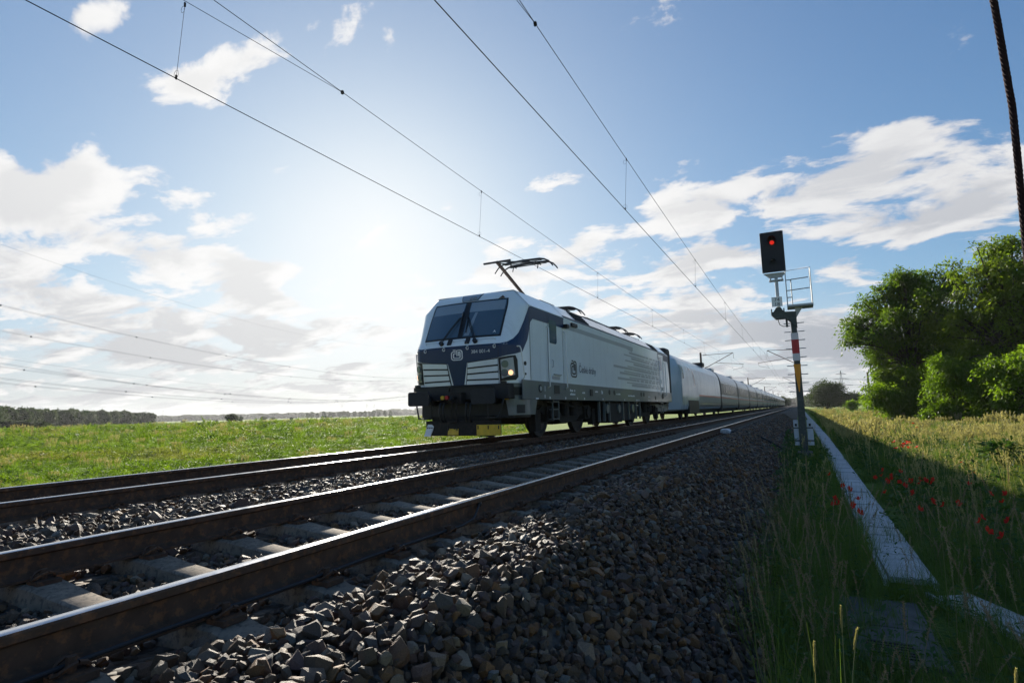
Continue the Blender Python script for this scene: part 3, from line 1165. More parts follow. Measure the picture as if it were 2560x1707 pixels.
# grilles
for sg in (1, -1):
    b = MB()
    b.patch([(sg * s, z) for s, z in ((.20, 1.358), (1.04, 1.358), (1.055, 1.95), (.285, 1.885))], CF, .007, 0, 8, 6)
    gback = b.build('grille', 'black', loco)
    for q in (((.30, 1.868), (1.05, 1.925), (1.045, 1.80), (.285, 1.758)), ((.28, 1.722), (1.045, 1.762), (1.04, 1.648), (.27, 1.622)),
              ((.265, 1.586), (1.04, 1.611), (1.04, 1.478), (.25, 1.482)), ((.245, 1.446), (1.04, 1.440), (1.03, 1.358), (.222, 1.358))):
        b = MB()
        b.patch([(sg * s, z) for s, z in q], CF, .026, .02, 6, 1)
        b.build('slat', 'white', gback)
    # head lamp housing
    b = MB()
    b.patch([(sg * s, z) for s, z in ((1.075, 1.95), (1.46, 2.01), (1.50, 1.90), (1.50, 1.50), (1.44, 1.43), (1.075, 1.41))], CF, .012, .01, 8, 8)
    hl = b.build('headlight', 'black', loco)
    b = MB()
    b.patch([(sg * s, z) for s, z in ((1.12, 1.90), (1.41, 1.955), (1.43, 1.55), (1.12, 1.47))], CF, .016, 0, 6, 6)
    b.build('cover_glass', 'greyline' if sg == 1 else 'lens', hl)
    for s0, z0, r_, mm in ((1.22, 1.80, .085, 'glass'), (1.20, 1.60, .085, 'glass'), (1.335, 1.60, .058, 'lamp')):
        b = MB()
        p, n_ = CF(sg * s0, z0)
        b.disc(p + n_ * .02, n_, r_, .02, 20)
        b.build('lamp', mm, hl)
    b = MB()
    P = [CF(sg * 1.50, 2.22)[0], CF(sg * 1.53, 2.22)[0] + CF(sg * 1.53, 2.2)[1] * .06, CF(sg * 1.55, 2.15)[0] + CF(sg * 1.55, 2.1)[1] * .07, CF(sg * 1.60, 1.5)[0] + CF(sg * 1.6, 1.5)[1] * .07, CF(sg * 1.60, 1.44)[0]]
    b.tube(P, .016, 6)
    b.build('corner_handrail', 'wpaint', loco, smooth=True)
    b = MB()
    for zz, r_ in ((1.83, .05), (1.58, .03)):
        p, n_ = CF(sg * 1.68, zz)
        b.disc(p + n_ * .004, n_, r_, .012, 16)
    b.build('socket', 'black', loco)
# top light panel
b = MB()
b.patch([(-.31, 3.675), (.31, 3.675), (.23, 3.487), (-.23, 3.487)], CF, .006, .004, 8, 5)
tl = b.build('top_light', 'black', loco)
b = MB()
b.patch([(-.285, 3.665), (.285, 3.665), (.215, 3.497), (-.215, 3.497)], CF, .010, 0, 8, 5)
b.build('cover_glass', 'blind', tl)
for s0 in (.02, .13):
    b = MB()
    p, n_ = CF(s0, 3.55)
    b.disc(p + n_ * .012, n_, .05, .02, 16)
    b.build('lamp', 'lens', tl)
b = MB()
b.patch([(.79, 3.475), (.97, 3.475), (.88, 3.56)], CF, .008, 0, 3, 3)
b.build('warning_triangle', 'post', loco)


def lettering(name, body, size, fn, u0, v0, m, parent, align='LEFT', space=1.0, off=.008, aspect=1.0):
    V, F = text_tris(body, size, align, space)
    b = MB()
    b.add([(lambda P: P[0] + P[1] * off)(fn(u0 + x * aspect, v0 + y)) for x, y, z in V], F)
    return b.build(name, m, parent)


def emblem(name, fn, u0, v0, w, h, m, parent, off=.008):
    """round-cornered double-line C and D joined below, with a bar over the C"""
    b = MB()

    def stroke(path, wd, closed=False):
        n = len(path)
        L, Rr = [], []
        for i, p in enumerate(path):
            a = path[max(0, i - 1)]
            c = path[min(n - 1, i + 1)]
            d = Vector((c[0] - a[0], c[1] - a[1])).normalized()
            nn = Vector((-d.y, d.x)) * wd / 2
            L.append((p[0] + nn.x, p[1] + nn.y))
            Rr.append((p[0] - nn.x, p[1] - nn.y))
        for i in range(n - 1):
            q = [L[i], L[i + 1], Rr[i + 1], Rr[i]]
            P = [fn(u0 + x * w, v0 + y * h) for x, y in q]
            b.add([p + k * off for p, k in P], [(0, 1, 2, 3)])

    def arc(cx, cy, r, a0, a1, n=6):
        return [(cx + r * math.cos(R(a0 + (a1 - a0) * i / n)), cy + r * math.sin(R(a0 + (a1 - a0) * i / n))) for i in range(n + 1)]
    t = .10
    # c, left: open to the upper right; D, right: its bowl runs on under the c
    stroke([(-.06, .36), (-.28, .36)] + arc(-.28, .16, .20, 90, 180) + arc(-.26, -.28, .22, 180, 270) + arc(.26, -.28, .22, 270, 360) + arc(.24, .26, .24, 0, 90) + [(.02, .50), (.02, -.10)], t)
    stroke([(-.06, .17), (-.24, .17)] + arc(-.22, .10, .07, 90, 180) + arc(-.20, -.22, .09, 180, 270) + arc(.20, -.22, .09, 270, 360) + arc(.20, .22, .10, 0, 90) + [(.17, .32), (.17, -.10)], t)
    stroke([(-.34, .52), (-.08, .52)], .09)
    return b.build(name, m, parent)


lettering('number', '384 001-4', .115, CF, .39, 2.085, 'paintwhite', loco, aspect=1.02)
emblem('front_emblem', CF, 0.0, 2.07, .31, .23, 'paintwhite', loco)
emblem('side_emblem', sideF, 15.43, 1.87, .48, .44, 'paintblack', loco)
lettering('company_name', 'České dráhy', .30, sideF, 15.86, 1.80, 'blue', loco, aspect=1.02)
# grey pixel bars on the rear half of the side
b = MB()
rk = random.Random(12)
starts = [21.6, 20.85, 21.9, 21.0, 22.2, 21.3, 19.44, 20.8, 20.2, 21.5, 19.9, 21.1, 21.8]
for i, y0 in enumerate(starts):
    z = 2.80 - i * .104
    y = y0
    while y < 27.5:
        L = 2.6 if y < 22.5 else rk.uniform(.35, .7)
        b.patch([(y, z), (min(y + L, 27.55), z), (min(y + L, 27.55), z + (.085 if i % 2 == 0 else .05)), (y, z + (.085 if i % 2 == 0 else .05))], sideF, .004, 0, 1, 1)
        y += L + (.05 if y < 22.5 else rk.uniform(.10, .22))
b.patch([(14.85, 2.97), (21.2, 2.97), (22.0, 2.9), (22.2, 2.97), (22.2, 3.1), (14.85, 3.1)], sideF, .0035, 0, 4, 2)
b.build('pixel_stripes', 'greyline', loco)
# cab doors
for yd in (13.58, 2 * YM - 14.62):
    b = MB()
    b.patch([(yd, 1.44), (yd + 1.04, 1.44), (yd + 1.04, 3.2), (yd, 3.2)], sideF, .005, 0, 2, 2)
    dr = b.build('cab_door', 'white', loco)
    b = MB()
    for y in (yd - .012, yd + 1.03):
        b.patch([(y, 1.44), (y + .018, 1.44), (y + .018, 3.2), (y, 3.2)], sideF, .007, 0, 1, 1)
    b.build('door_seam', 'black', dr)
    if yd < 20:
        b = MB()
        b.patch([(yd, 2.965), (yd + 1.04, 2.965), (yd + 1.04, 3.262), (yd, 3.262)], sideF, .008, 0, 2, 2)
        b.build('navy_band', 'blue', dr)
    b = MB()
    y0, y1, z0, z1, r_ = yd + .08, yd + .60, 2.46, 3.08, .09
    rc = [(y0 + r_ - r_ * math.cos(t), z0 + r_ - r_ * math.sin(t)) for t in np.linspace(0, PI / 2, 4)] + [(y1 - r_ + r_ * math.sin(t), z0 + r_ - r_ * math.cos(t)) for t in np.linspace(0, PI / 2, 4)] + \
         [(y1 - r_ + r_ * math.cos(t), z1 - r_ + r_ * math.sin(t)) for t in np.linspace(0, PI / 2, 4)] + [(y0 + r_ - r_ * math.sin(t), z1 - r_ + r_ * math.cos(t)) for t in np.linspace(0, PI / 2, 4)]
    b.patch(rc, sideF, .012, .008, 6, 6)
    b.build('door_window', 'glass', dr)
    for y in (yd - .1, yd + 1.12):
        b = MB()
        b.tube([(XC + 1.5, y, 2.86), (XC + 1.575, y, 2.83), (XC + 1.575, y, 1.32), (XC + 1.5, y, 1.28)], .018, 6)
        b.build('grab_rail', 'wpaint', loco, smooth=True)
    b = MB()
    b.tube([(XC + 1.52, yd + .2, 2.02), (XC + 1.56, yd + .2, 2.0), (XC + 1.56, yd + .2, 1.84), (XC + 1.52, yd + .2, 1.82)], .012, 5)
    b.box(XC + 1.5, XC + 1.56, yd + .30, yd + .78, 1.63, 1.66)
    b.box(XC + 1.5, XC + 1.52, yd + .22, yd + .72, 1.52, 1.60)
    b.build('door_handle', 'galv', dr)
    # steps cut into the sill and ladder below
    b = MB()
    b.box(XC + 1.49, XC + 1.518, yd + .30, yd + .68, 1.14, 1.36)
    b.build('step_recess', 'black', loco)
    b = MB()
    for y in (yd + .28, yd + .70):
        b.box(XC + 1.44, XC + 1.47, y, y + .025, .46, .98)
    for z in (.47, .72, .92):
        b.box(XC + 1.36, XC + 1.47, yd + .28, yd + .72, z, z + .025)
    b.box(XC + 1.50, XC + 1.53, yd + .28, yd + .70, 1.12, 1.14)
    b.build('ladder', 'sill', loco)
# camera housing, mirror and small fittings on the side
b = MB()
b.box(XC + 1.5, XC + 1.62, 14.72, 14.90, 2.98, 3.08)
b.box(XC + 1.5, XC + 1.56, 15.3, 15.75, 3.10, 3.2)
b.build('side_camera', 'black', loco, bevel=.01)
for y in (18.78, 19.35, 23.15, 23.6, 25.7):
    b = MB()
    b.disc((XC + 1.51, y, 1.27 if y < 25 else 1.16), (1, 0, 0), .085, .02, 16)
    b.build('round_port', 'black', loco)
b = MB()
b.disc((XC + 1.515, 12.98, 1.25), (1, 0, 0), .10, .02, 18)
b.build('round_port', 'black', loco)
b = MB()
b.disc((XC + 1.525, 12.98, 1.25), (1, 0, 0), .06, .02, 14)
b.box(XC + 1.51, XC + 1.519, 13.24, 13.30, 1.19, 1.32)
b.build('brake_indicator', 'greyline', loco)
b = MB()
for y, z, a, c in ((15.05, 1.22, .42, .07), (15.05, 1.12, .42, .07), (16.05, 1.18, .25, .05), (17.25, 1.24, .3, .05), (17.9, 1.2, .16, .12), (19.6, 1.2, .5, .06), (21.0, 1.16, 1.1, .06), (24.2, 1.16, .5, .05)):
    n = max(2, int(a / .07))
    for i in range(n):
        if rk.random() < .82:
            b.box(XC + 1.512, XC + 1.516, y + a * i / n, y + a * (i + .7) / n, z, z + c * rk.uniform(.6, 1))
b.box(XC + 1.512, XC + 1.516, 13.24, 13.28, 1.02, 1.1)
for y in (13.55, 14.66, 15.6, 16.2, 18.0, 20.6, 22.3, 22.5, 22.7, 24.4, 26.0):
    b.box(XC + 1.512, XC + 1.516, y, y + .06, 1.0, 1.06)
# small maintenance pictograms
b.box(XC + 1.512, XC + 1.516, 12.70, 12.86, .985, 1.02)
b.build('small_markings', 'paintwhite', loco)
b = MB()
b.box(XC + 1.512, XC + 1.53, 16.75, 16.98, 1.12, 1.32)
b.build('socket', 'black', loco)
# gutter and louvres on the roof slope
b = MB()
b.patch([(14.8, 3.285), (28.6, 3.285), (28.6, 3.35), (14.8, 3.35)], sideF, .012, .012, 6, 1)
b.build('gutter', 'black', loco)
for y0, y1 in ((15.95, 17.25), (26.0, 27.2)):
    b = MB()
    b.patch([(y0, 3.37), (y1, 3.37), (y1, 3.68), (y0, 3.68)], sideF, .01, .008, 2, 2)
    lv = b.build('roof_louvre', 'black', loco)
    for k in range(5):
        b = MB()
        z = 3.39 + k * .058
        b.patch([(y0 + .05, z), (y1 - .05, z), (y1 - .05, z + .02), (y0 + .05, z + .02)], sideF, .03, .02, 1, 1)
        b.build('slat', 'rubber', lv)
for y in (17.9, 18.3, 19.2, 19.7, 20.2, 22.0, 22.6, 23.2, 23.9):
    b = MB()
    b.patch([(y, 3.37), (y + .012, 3.37), (y + .012, 3.68), (y, 3.68)], sideF, .006, 0, 1, 1)
    b.build('roof_rib', 'greyline', loco)

# pantographs
def pantograph(yb, raised, fwd):
    p = MB()
    for sx_ in (-.55, .55):
        p.box(XC + sx_ - .03, XC + sx_ + .03, yb - .55, yb + .55, 3.92, 3.98)
        for dy in (-.5, .5):
            p.lathe((XC + sx_, yb + dy, 3.72), (0, 0, 1), [(0, .06), (.03, .09), (.06, .05), (.09, .09), (.12, .05), (.15, .09), (.2, .05)], 10)
    for dy in (-.5, .5):
        p.box(XC - .58, XC + .58, yb + dy - .03, yb + dy + .03, 3.92, 3.97)
    fr = p.build('pantograph', 'black', loco)
    if raised:
        base, knee, head = (yb + .1, 4.0), (yb - 2.15, 4.84), (15.6, 5.26)
    else:
        base, knee, head = (yb + .1 * fwd, 4.0), (yb + fwd * 1.5, 4.06), (yb - fwd * .4, 4.14)
    a = MB()
    a.tube([(XC, base[0], base[1]), (XC, knee[0], knee[1])], .048 if raised else .035, 8)
    a.tube([(XC + .16, base[0] + (-.55 if raised else .2), base[1] - .05), (XC + .1, knee[0] + .06, knee[1] - .12)], .014, 5)
    a.build('lower_arm', 'post' if raised else 'black', fr)
    a = MB()
    for sx_ in (-.32, .32):
        a.tube([(XC + sx_ * .3, knee[0], knee[1]), (XC + sx_, head[0] + (-.35 if raised else 0), head[1] - .1)], .02, 6)
    a.tube([(XC - .42, knee[0], knee[1]), (XC + .42, knee[0], knee[1])], .03, 6)
    a.tube([(XC - .5, head[0], head[1] - .1), (XC + .5, head[0], head[1] - .1)], .018, 6)
    for sx_ in (-.42, .42):
        a.tube([(XC + sx_, head[0] - .2, head[1] - .08), (XC + sx_, head[0] + .2, head[1] - .08)], .018, 6)
        a.tube([(XC + sx_, head[0], head[1] - .1), (XC + sx_, head[0] - .06, head[1] - .25)], .016, 5)
    a.build('upper_arm', 'black', fr)
    for dy in (-.19, .19):
        a = MB()
        y = head[0] + dy
        z = head[1]
        P = [(-.98, -.27), (-.93, -.20), (-.84, -.10), (-.70, -.03), (-.55, 0.0), (0, .015), (.55, 0.0), (.70, -.03), (.84, -.10), (.93, -.20), (.98, -.27)]
        a.tube([(XC + x, y, z + dz_) for x, dz_ in P], [.018, .020, .022, .026, .034, .036, .034, .026, .022, .020, .018], 6)
        a.tube([(XC - .62, y, z - .05), (XC + .62, y, z - .05)], .014, 5)
        a.build('contact_strip', 'black', fr)
    return fr


pantograph(15.85, True, -1)
pantograph(18.35, False, 1)
pantograph(23.1, False, -1)
pantograph(26.2, False, 1)
b = MB()
b.tube([(XC + .2, 19.6, 4.12), (XC + .25, 20.5, 4.16), (XC + .3, 23.6, 4.12), (XC + .3, 25.0, 4.05)], .035, 6)
for y in (20.5, 21.8, 23.4, 24.6):
    b.lathe((XC + .27, y, 3.77), (0, 0, 1), [(0, .07), (.05, .11), (.09, .06), (.13, .11), (.17, .06), (.21, .1), (.30, .05)], 10)
b.build('roof_busbar', 'black', loco)
b = MB()
for y0, y1, w_, h_ in ((19.3, 21.2, .75, .10), (21.5, 22.6, .6, .14), (24.0, 25.4, .7, .10)):
    b.box(XC - w_, XC + w_, y0, y1, 3.74, 3.80 + h_)
b.build('roof_hatch', 'greyline', loco, bevel=.02)

# front end below the white
b = MB()
b.box(XC - 1.33, XC + 1.33, 11.62, 12.3, 1.0, 1.355)
b.box(XC - 1.28, XC + 1.28, 11.9, 12.9, .55, 1.0)
b.build('buffer_beam', 'black', loco, bevel=.02)
for pl in ([(1.16, 1.0), (2.2, 1.0), (2.2, 1.355), (1.10, 1.355)], [(1.22, .62), (2.05, .62), (2.2, 1.0), (1.16, 1.0)], [(-1.16, 1.0), (-2.2, 1.0), (-2.2, 1.355), (-1.10, 1.355)]):
    b = MB()
    b.patch(pl, CF, .0, .0, 10, 2)
    b.build('corner_skirt', 'sill', loco)
b = MB()
b.patch([(1.36, 1.08), (1.56, 1.08), (1.56, 1.27), (1.36, 1.27)], CF, .008, 0, 3, 3)
b.patch([(1.42, .66), (1.62, .66), (1.62, .86), (1.42, .86)], CF, .008, 0, 3, 3)
b.build('skirt_recess', 'black', loco)
b = MB()
b.patch([(1.10, .985), (1.235, .985), (1.235, 1.085), (1.10, 1.085)], CF, .03, .02, 2, 2)
b.build('yellow_plate', 'yellow', loco)
for sg in (-1, 1):
    x = XC + sg * .875
    bf = MB()
    bf.lathe((x, 11.24, 1.05), (0, 1, 0), [(0, .16), (.06, .13), (.12, .10), (.42, .10), (.43, .15), (.62, .17)], 16)
    bu = bf.build('buffer', 'black', loco, smooth=.6)
    pl = MB()
    w_, h_, r_ = .30, .17, .05
    rc = []
    for cx_, cz_, a0 in ((w_ - r_, h_ - r_, 0), (-w_ + r_, h_ - r_, 90), (-w_ + r_, -h_ + r_, 180), (w_ - r_, -h_ + r_, 270)):
        rc += [(x + cx_ + r_ * math.cos(R(a0 + t)), 1.05 + cz_ + r_ * math.sin(R(a0 + t))) for t in (0, 30, 60, 90)]
    pl.prism(rc, 'y', 11.18, 11.25)
    pl.build('buffer_plate', 'rubber', bu, bevel=.012)
    # shunter's step bracket
    st = MB()
    xo = XC + sg * 1.2
    st.tube([(xo, 11.6, 1.0), (xo - sg * .02, 11.55, .86), (xo - sg * .10, 11.52, .60), (xo - sg * .16, 11.52, .58)], .022, 6)
    st.box(min(xo - sg * .12, xo - sg * .42), max(xo - sg * .12, xo - sg * .42), 11.45, 11.75, .565, .59)
    st.tube([(xo - sg * .42, 11.6, .58), (xo - sg * .42, 11.6, 1.0)], .018, 6)
    st.build('step_bracket', 'black', loco)
    st = MB()
    st.box(xo - .06, xo + .06, 11.58, 11.66, 1.345, 1.40)
    st.build('lamp_iron', 'black', loco)
# coupler and hoses
b = MB()
b.box(XC - .16, XC + .16, 11.45, 11.75, .92, 1.18)
b.tube([(XC, 11.5, 1.05), (XC, 11.28, 1.05), (XC, 11.22, 1.0), (XC, 11.28, .95), (XC, 11.36, .98)], .045, 8)
for sx_ in (-.06, .06):
    b.tube([(XC + sx_, 11.42, 1.02), (XC + sx_, 11.36, .72), (XC + sx_, 11.42, .50)], .02, 6)
b.tube([(XC - .08, 11.40, .50), (XC + .08, 11.40, .50)], .03, 6)
b.build('coupling', 'under', loco)
for x0, mm in ((-.42, 'black'), (-.32, 'black'), (.30, 'black'), (.42, 'black')):
    b = MB()
    b.tube([(XC + x0, 11.6, .95), (XC + x0, 11.45, .92), (XC + x0 * 1.02, 11.40, .75), (XC + x0 * .96, 11.44, .55), (XC + x0 * .9, 11.52, .48)], .026, 7)
    b.build('brake_hose', mm, loco, smooth=True)
b = MB()
b.disc((XC - .42, 11.55, 1.07), (0, 1, 0), .05, .06, 10)
b.build('yellow_cock', 'yellow', loco)
b = MB()
b.disc((XC - .30, 11.55, 1.07), (0, 1, 0), .05, .06, 10)
b.build('red_cock', 'red', loco)
b = MB()
b.tube([(XC - .25, 11.58, 1.22), (XC - .18, 11.5, 1.32), (XC + .25, 11.5, 1.33), (XC + .95, 11.5, 1.31), (XC + .98, 11.58, 1.2)], .016, 6)
b.build('uncoupling_bar', 'black', loco, smooth=True)
# snow plough with yellow pads
b = MB()
prof = [(-1.05, 11.75), (-.95, 11.62), (0, 11.42), (.95, 11.62), (1.05, 11.75), (.95, 11.80), (0, 11.55), (-.95, 11.80)]
b.prism([(XC + x, y) for x, y in prof], 'z', .17, .52)
b.box(XC - .8, XC + .8, 11.65, 11.9, .45, .62)
b.build('snow_plough', 'under', loco, bevel=.01)


def plow(u, v):
    x = u
    y = 11.42 + .2 * abs(x) / .95 + (v - .2) * .15
    return Vector((XC + x, y, v)), Vector((.2 * (1 if x > 0 else -1), -1, .15)).normalized()


for x0, x1, zt, zb in ((-.22, .08, .40, .19), (.55, 1.16, .42, .18)):
    b = MB()
    if x0 > 0:
        b.box(XC + .55, XC + 1.16, 11.47, 11.50, .18, .42)
    else:
        b.patch([(x0, zb), (x1, zb), (x1, zt), (x0, zt)], plow, .02, .02, 4, 2)
    pd = b.build('yellow_pad', 'yellow', loco)
    b = MB()
    for k in ((.06, .5, .94) if x0 > 0 else (.1, .9)):
        x = XC + x0 + (x1 - x0) * k
        b.box(x - .012, x + .012, 11.40 if x0 < 0 else 11.46, 11.43 if x0 < 0 else 11.472, zt - .10, zt - .02)
    b.build('bolt', 'black', pd)
for sg in (-1, 1):
    b = MB()
    x = XC + sg * .78
    b.add([(x - .10, 11.58, .44), (x + .10, 11.58, .44), (x + .02, 11.5, .16), (x - .16, 11.5, .16), (x - .10, 11.61, .44), (x + .10, 11.61, .44), (x + .02, 11.53, .16), (x - .16, 11.53, .16)],
          [(0, 1, 2, 3), (7, 6, 5, 4), (0, 4, 5, 1), (1, 5, 6, 2), (2, 6, 7, 3), (3, 7, 4, 0)])
    if sg < 0:
        rg = b.build('rail_guard', 'wpaint', loco)  # white colour stands in for sunlight falling on this guard
        b = MB()
        for dx in (-.06, 0, .06):
            b.disc((x + dx - .02, 11.55, .36), (0, 1, .25), .014, .03, 6)
        b.build('bolt', 'black', rg)
    else:
        b.build('rail_guard', 'under', loco)
# bogies
for yb in (15.94, 25.44):
    b = MB()
    for sg in (-1, 1):
        x = XC + sg * 1.0
        b.prism([(yb - 2.1, .75), (yb - 1.9, .86), (yb - .8, .80), (yb - .5, .55), (yb + .5, .55), (yb + .8, .80), (yb + 1.9, .86), (yb + 2.1, .75), (yb + 1.9, .62), (yb + 1.0, .55), (yb + .6, .36), (yb - .6, .36), (yb - 1.0, .55), (yb - 1.9, .62)],
                'x', x - .09, x + .09)
        for dy in (-1.5, 1.5):
            b.box(x - .14, x + .16, yb + dy - .24, yb + dy + .24, .42, .82)
            b.disc((x + sg * .17, yb + dy, .625), (1, 0, 0), .17, .1, 12)
        for dy in (-.35, .35):
            b.disc((x + sg * .1, yb + dy, .76), (0, 0, 1), .15, .42, 12)
        b.tube([(x + sg * .15, yb - .9, .95), (x + sg * .18, yb + .7, .72)], .04, 6)
        b.box(x - .05, x + .12, yb - 2.45, yb - 2.1, .18, .74)
        b.box(x - .05, x + .12, yb + 2.1, yb + 2.4, .22, .74)
    b.box(XC - .8, XC + .8, yb - 1.9, yb + 1.9, .36, .8)
    bg_ = b.build('bogie', 'under', loco)
    for dy in (-1.5, 1.5):
        for sg in (-1, 1):
            w_ = MB()
            x = XC + sg * .75
            w_.lathe((x - .065 * sg, yb + dy, .628), (sg, 0, 0), [(0, .02), (0, .65), (.03, .65), (.035, .626), (.13, .62), (.135, .54), (.09, .50), (.08, .25), (.12, .2), (.12, .02)], 32)
            w_.build('wheel', 'wheel', bg_, smooth=.6)
b = MB()
b.box(XC - 1.30, XC + 1.30, 18.55, 22.85, .30, .98)
b.box(XC - 1.38, XC - .6, 18.8, 20.2, .22, .6)
b.box(XC + .7, XC + 1.40, 19.0, 20.6, .24, .9)
b.box(XC + .8, XC + 1.38, 20.9, 22.4, .27, .9)
b.build('underfloor_box', 'under', loco, bevel=.03)
b = MB()
for y in (17.9, 18.45, 19.0, 20.7, 21.5, 22.6, 23.2):
    b.box(XC + 1.36, XC + 1.43, y, y + .06, .3, .97)
for y in (18.7, 20.1, 22.0):
    b.disc((XC + 1.42, y, .72), (1, 0, 0), .16, .08, 14)
b.build('underfloor_fittings', 'sill', loco)
# tail: end wall and gangway side of the rear cab
b = MB()
b.box(XC - 1.3, XC + 1.3, 2 * YM - 12.3, 2 * YM - 11.7, .9, 1.36)
for sg in (-1, 1):
    b.disc((XC + sg * .875, 2 * YM - 11.4, 1.05), (0, 1, 0), .2, .5, 12)
b.tube([(XC, 2 * YM - 11.7, 1.05), (XC, 2 * YM - 10.9, 1.02)], .07, 6)
b.build('rear_beam', 'black', loco)

# ------------------------------------------------------------------ coaches
SEC = [(1.10, .52), (1.34, .60), (1.405, .85), (1.425, 1.5), (1.42, 2.2), (1.385, 2.75), (1.30, 3.12), (1.12, 3.46), (.82, 3.72), (.42, 3.86), (0, 3.90)]
SZs, SXs = [p[1] for p in SEC], [p[0] for p in SEC]


def cx_at(z):
    return float(np.interp(z, SZs, SXs))


def coachF(y, z):
    e = .02
    x = cx_at(z)
    dx = (cx_at(z + e) - cx_at(z - e)) / (2 * e)
    return Vector((XC + x, y, z)), Vector((1, 0, -dx)).normalized()


def shell(b, y0, y1, ny=8, zmin=None):
    sec = [(x, z) for x, z in SEC]
    full = [(x, z) for x, z in sec] + [(-x, z) for x, z in reversed(sec[:-1])]
    n = len(full)
    yy = [y0 + (y1 - y0) * i / ny for i in range(ny + 1)]
    vs = [(XC + x, y, z) for y in yy for x, z in full]
    fs = [(j * n + i, j * n + i + 1, (j + 1) * n + i + 1, (j + 1) * n + i) for j in range(ny) for i in range(n - 1)]
    b.add(vs, fs)
    b.add(vs[:n], [tuple(range(n))])
    b.add(vs[-n:], [tuple(range(n))])


COACH_GROUP = 'coaches of the passenger train'


def wheelset(root, y):
    b = MB()
    b.box(XC - 1.05, XC + 1.05, y - .85, y + .85, .35, .75)
    for sg in (-1, 1):
        b.box(XC + sg * 1.0 - .08, XC + sg * 1.0 + .08, y - 1.2, y + 1.2, .42, .62)
        b.disc((XC + sg * 1.06, y, .44), (1, 0, 0), .14, .16, 10)
    bo = b.build('running_gear', 'under', root)
    for sg in (-1, 1):
        w_ = MB()
        w_.lathe((XC + sg * .75 - .06 * sg, y, .443), (sg, 0, 0), [(0, .02), (0, .46), (.03, .46), (.035, .44), (.13, .435), (.13, .02)], 20)
        w_.build('wheel', 'wheel', bo)


# leading coach with the slanted nose
hc = thing('passenger_coach', 'slant nosed coach coupled straight behind the locomotive', 'coach', (XC, 41, 0), COACH_GROUP)
rings = [(31.25, .62, .95), (31.45, .80, .99), (32.9, 1.0, 1.0), (50.7, 1.0, 1.0)]
full = [(x, z) for x, z in SEC] + [(-x, z) for x, z in reversed(SEC[:-1])]
n = len(full)
b = MB()
vs = []
for y, sx_, sz in [(31.3, .60, .97), (31.42, .64, .985), (32.7, .955, 1.0), (32.95, 1.0, 1.0)] + [(33 + 17.7 * i / 10, 1, 1) for i in range(1, 11)]:
    for x, z in full:
        zz = z if z < 1 else 1 + (z - 1) * sz
        yo = 0
        if y < 32:
            yo = max(0, (z - 2.2)) * .12
            if z < .95:
                yo += .55
        vs.append((XC + x * sx_, y + yo, zz))
m_ = len(vs) // n
b.add(vs, [(j * n + i, j * n + i + 1, (j + 1) * n + i + 1, (j + 1) * n + i) for j in range(m_ - 1) for i in range(n - 1)])
b.add(vs[:n], [tuple(range(n))])
b.add(vs[-n:], [tuple(range(n))])
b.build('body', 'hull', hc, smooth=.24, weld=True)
b = MB()
b.box(XC - 1.17, XC + 1.17, 30.2, 31.35, 1.05, 3.86)
b.build('end_gangway', 'rubber', hc, bevel=.16)
b = MB()
b.patch([(33.45, 2.35), (33.75, 2.35), (33.75, 2.95), (33.66, 3.05), (33.54, 3.05), (33.45, 2.95)], coachF, .006, 0, 2, 3)
b.build('window', 'hullglass', hc)
for y in (33.05, 34.6, 36.0, 38.3, 41.0, 43.5, 46.0, 48.5):
    b = MB()
    b.patch([(y, .75), (y + .025, .75), (y + .025, 3.1), (y, 3.1)], coachF, .006, 0, 1, 8)
    b.build('door_seam', 'black', hc)
b = MB()
b.patch([(37.2, 2.0), (37.8, 2.0), (37.4, 2.9), (36.9, 3.0)], coachF, .006, 0, 2, 4)
b.patch([(35.6, 2.95), (36.2, 2.9), (36.2, 3.1), (35.6, 3.15)], coachF, .006, 0, 2, 2)
b.build('dark_hatch', 'glass', hc)
b = MB()
b.patch([(39.0, 1.40), (50.7, 1.40), (50.7, 1.52), (39.0, 1.52)], coachF, .005, 0, 6, 1)
b.build('red_stripe', 'stripe', hc)
b = MB()
b.box(XC - 1.3, XC + 1.432, 34.9, 38.6, .35, 1.12)
b.build('bogie_opening', 'black', hc)
b = MB()
b.box(XC - 1.1, XC + 1.1, 39, 50.5, .28, .6)
b.tube([(XC + .9, 31.6, 2.1), (XC + 1.1, 32.4, 1.2)], .05, 6)
b.build('underfloor', 'under', hc)
wheelset(hc, 35.6)
wheelset(hc, 37.6)
b = MB()
for y in (44.2, 44.5, 44.8, 45.1):
    b.box(XC - .3, XC + 1.0, y, y + .12, 3.7, 4.0)
b.build('roof_unit', 'black', hc)

b = MB()
b.patch([(39.0, .56), (50.5, .56), (50.5, 1.02), (39.0, 1.02)], coachF, .006, 0, 4, 3)
b.build('lower_skirt', 'sill', hc)  # real grey skirt, its dark tone also standing in for reflected grass
b = MB()
b.patch([(38.7, 1.03), (50.5, 1.03), (50.5, 1.395), (39.3, 1.395)], coachF, .006, 0, 4, 3)
b.build('painted_reflection_panel', 'grass_reflection', hc)  # reflected grass painted as a darker strip above the skirt
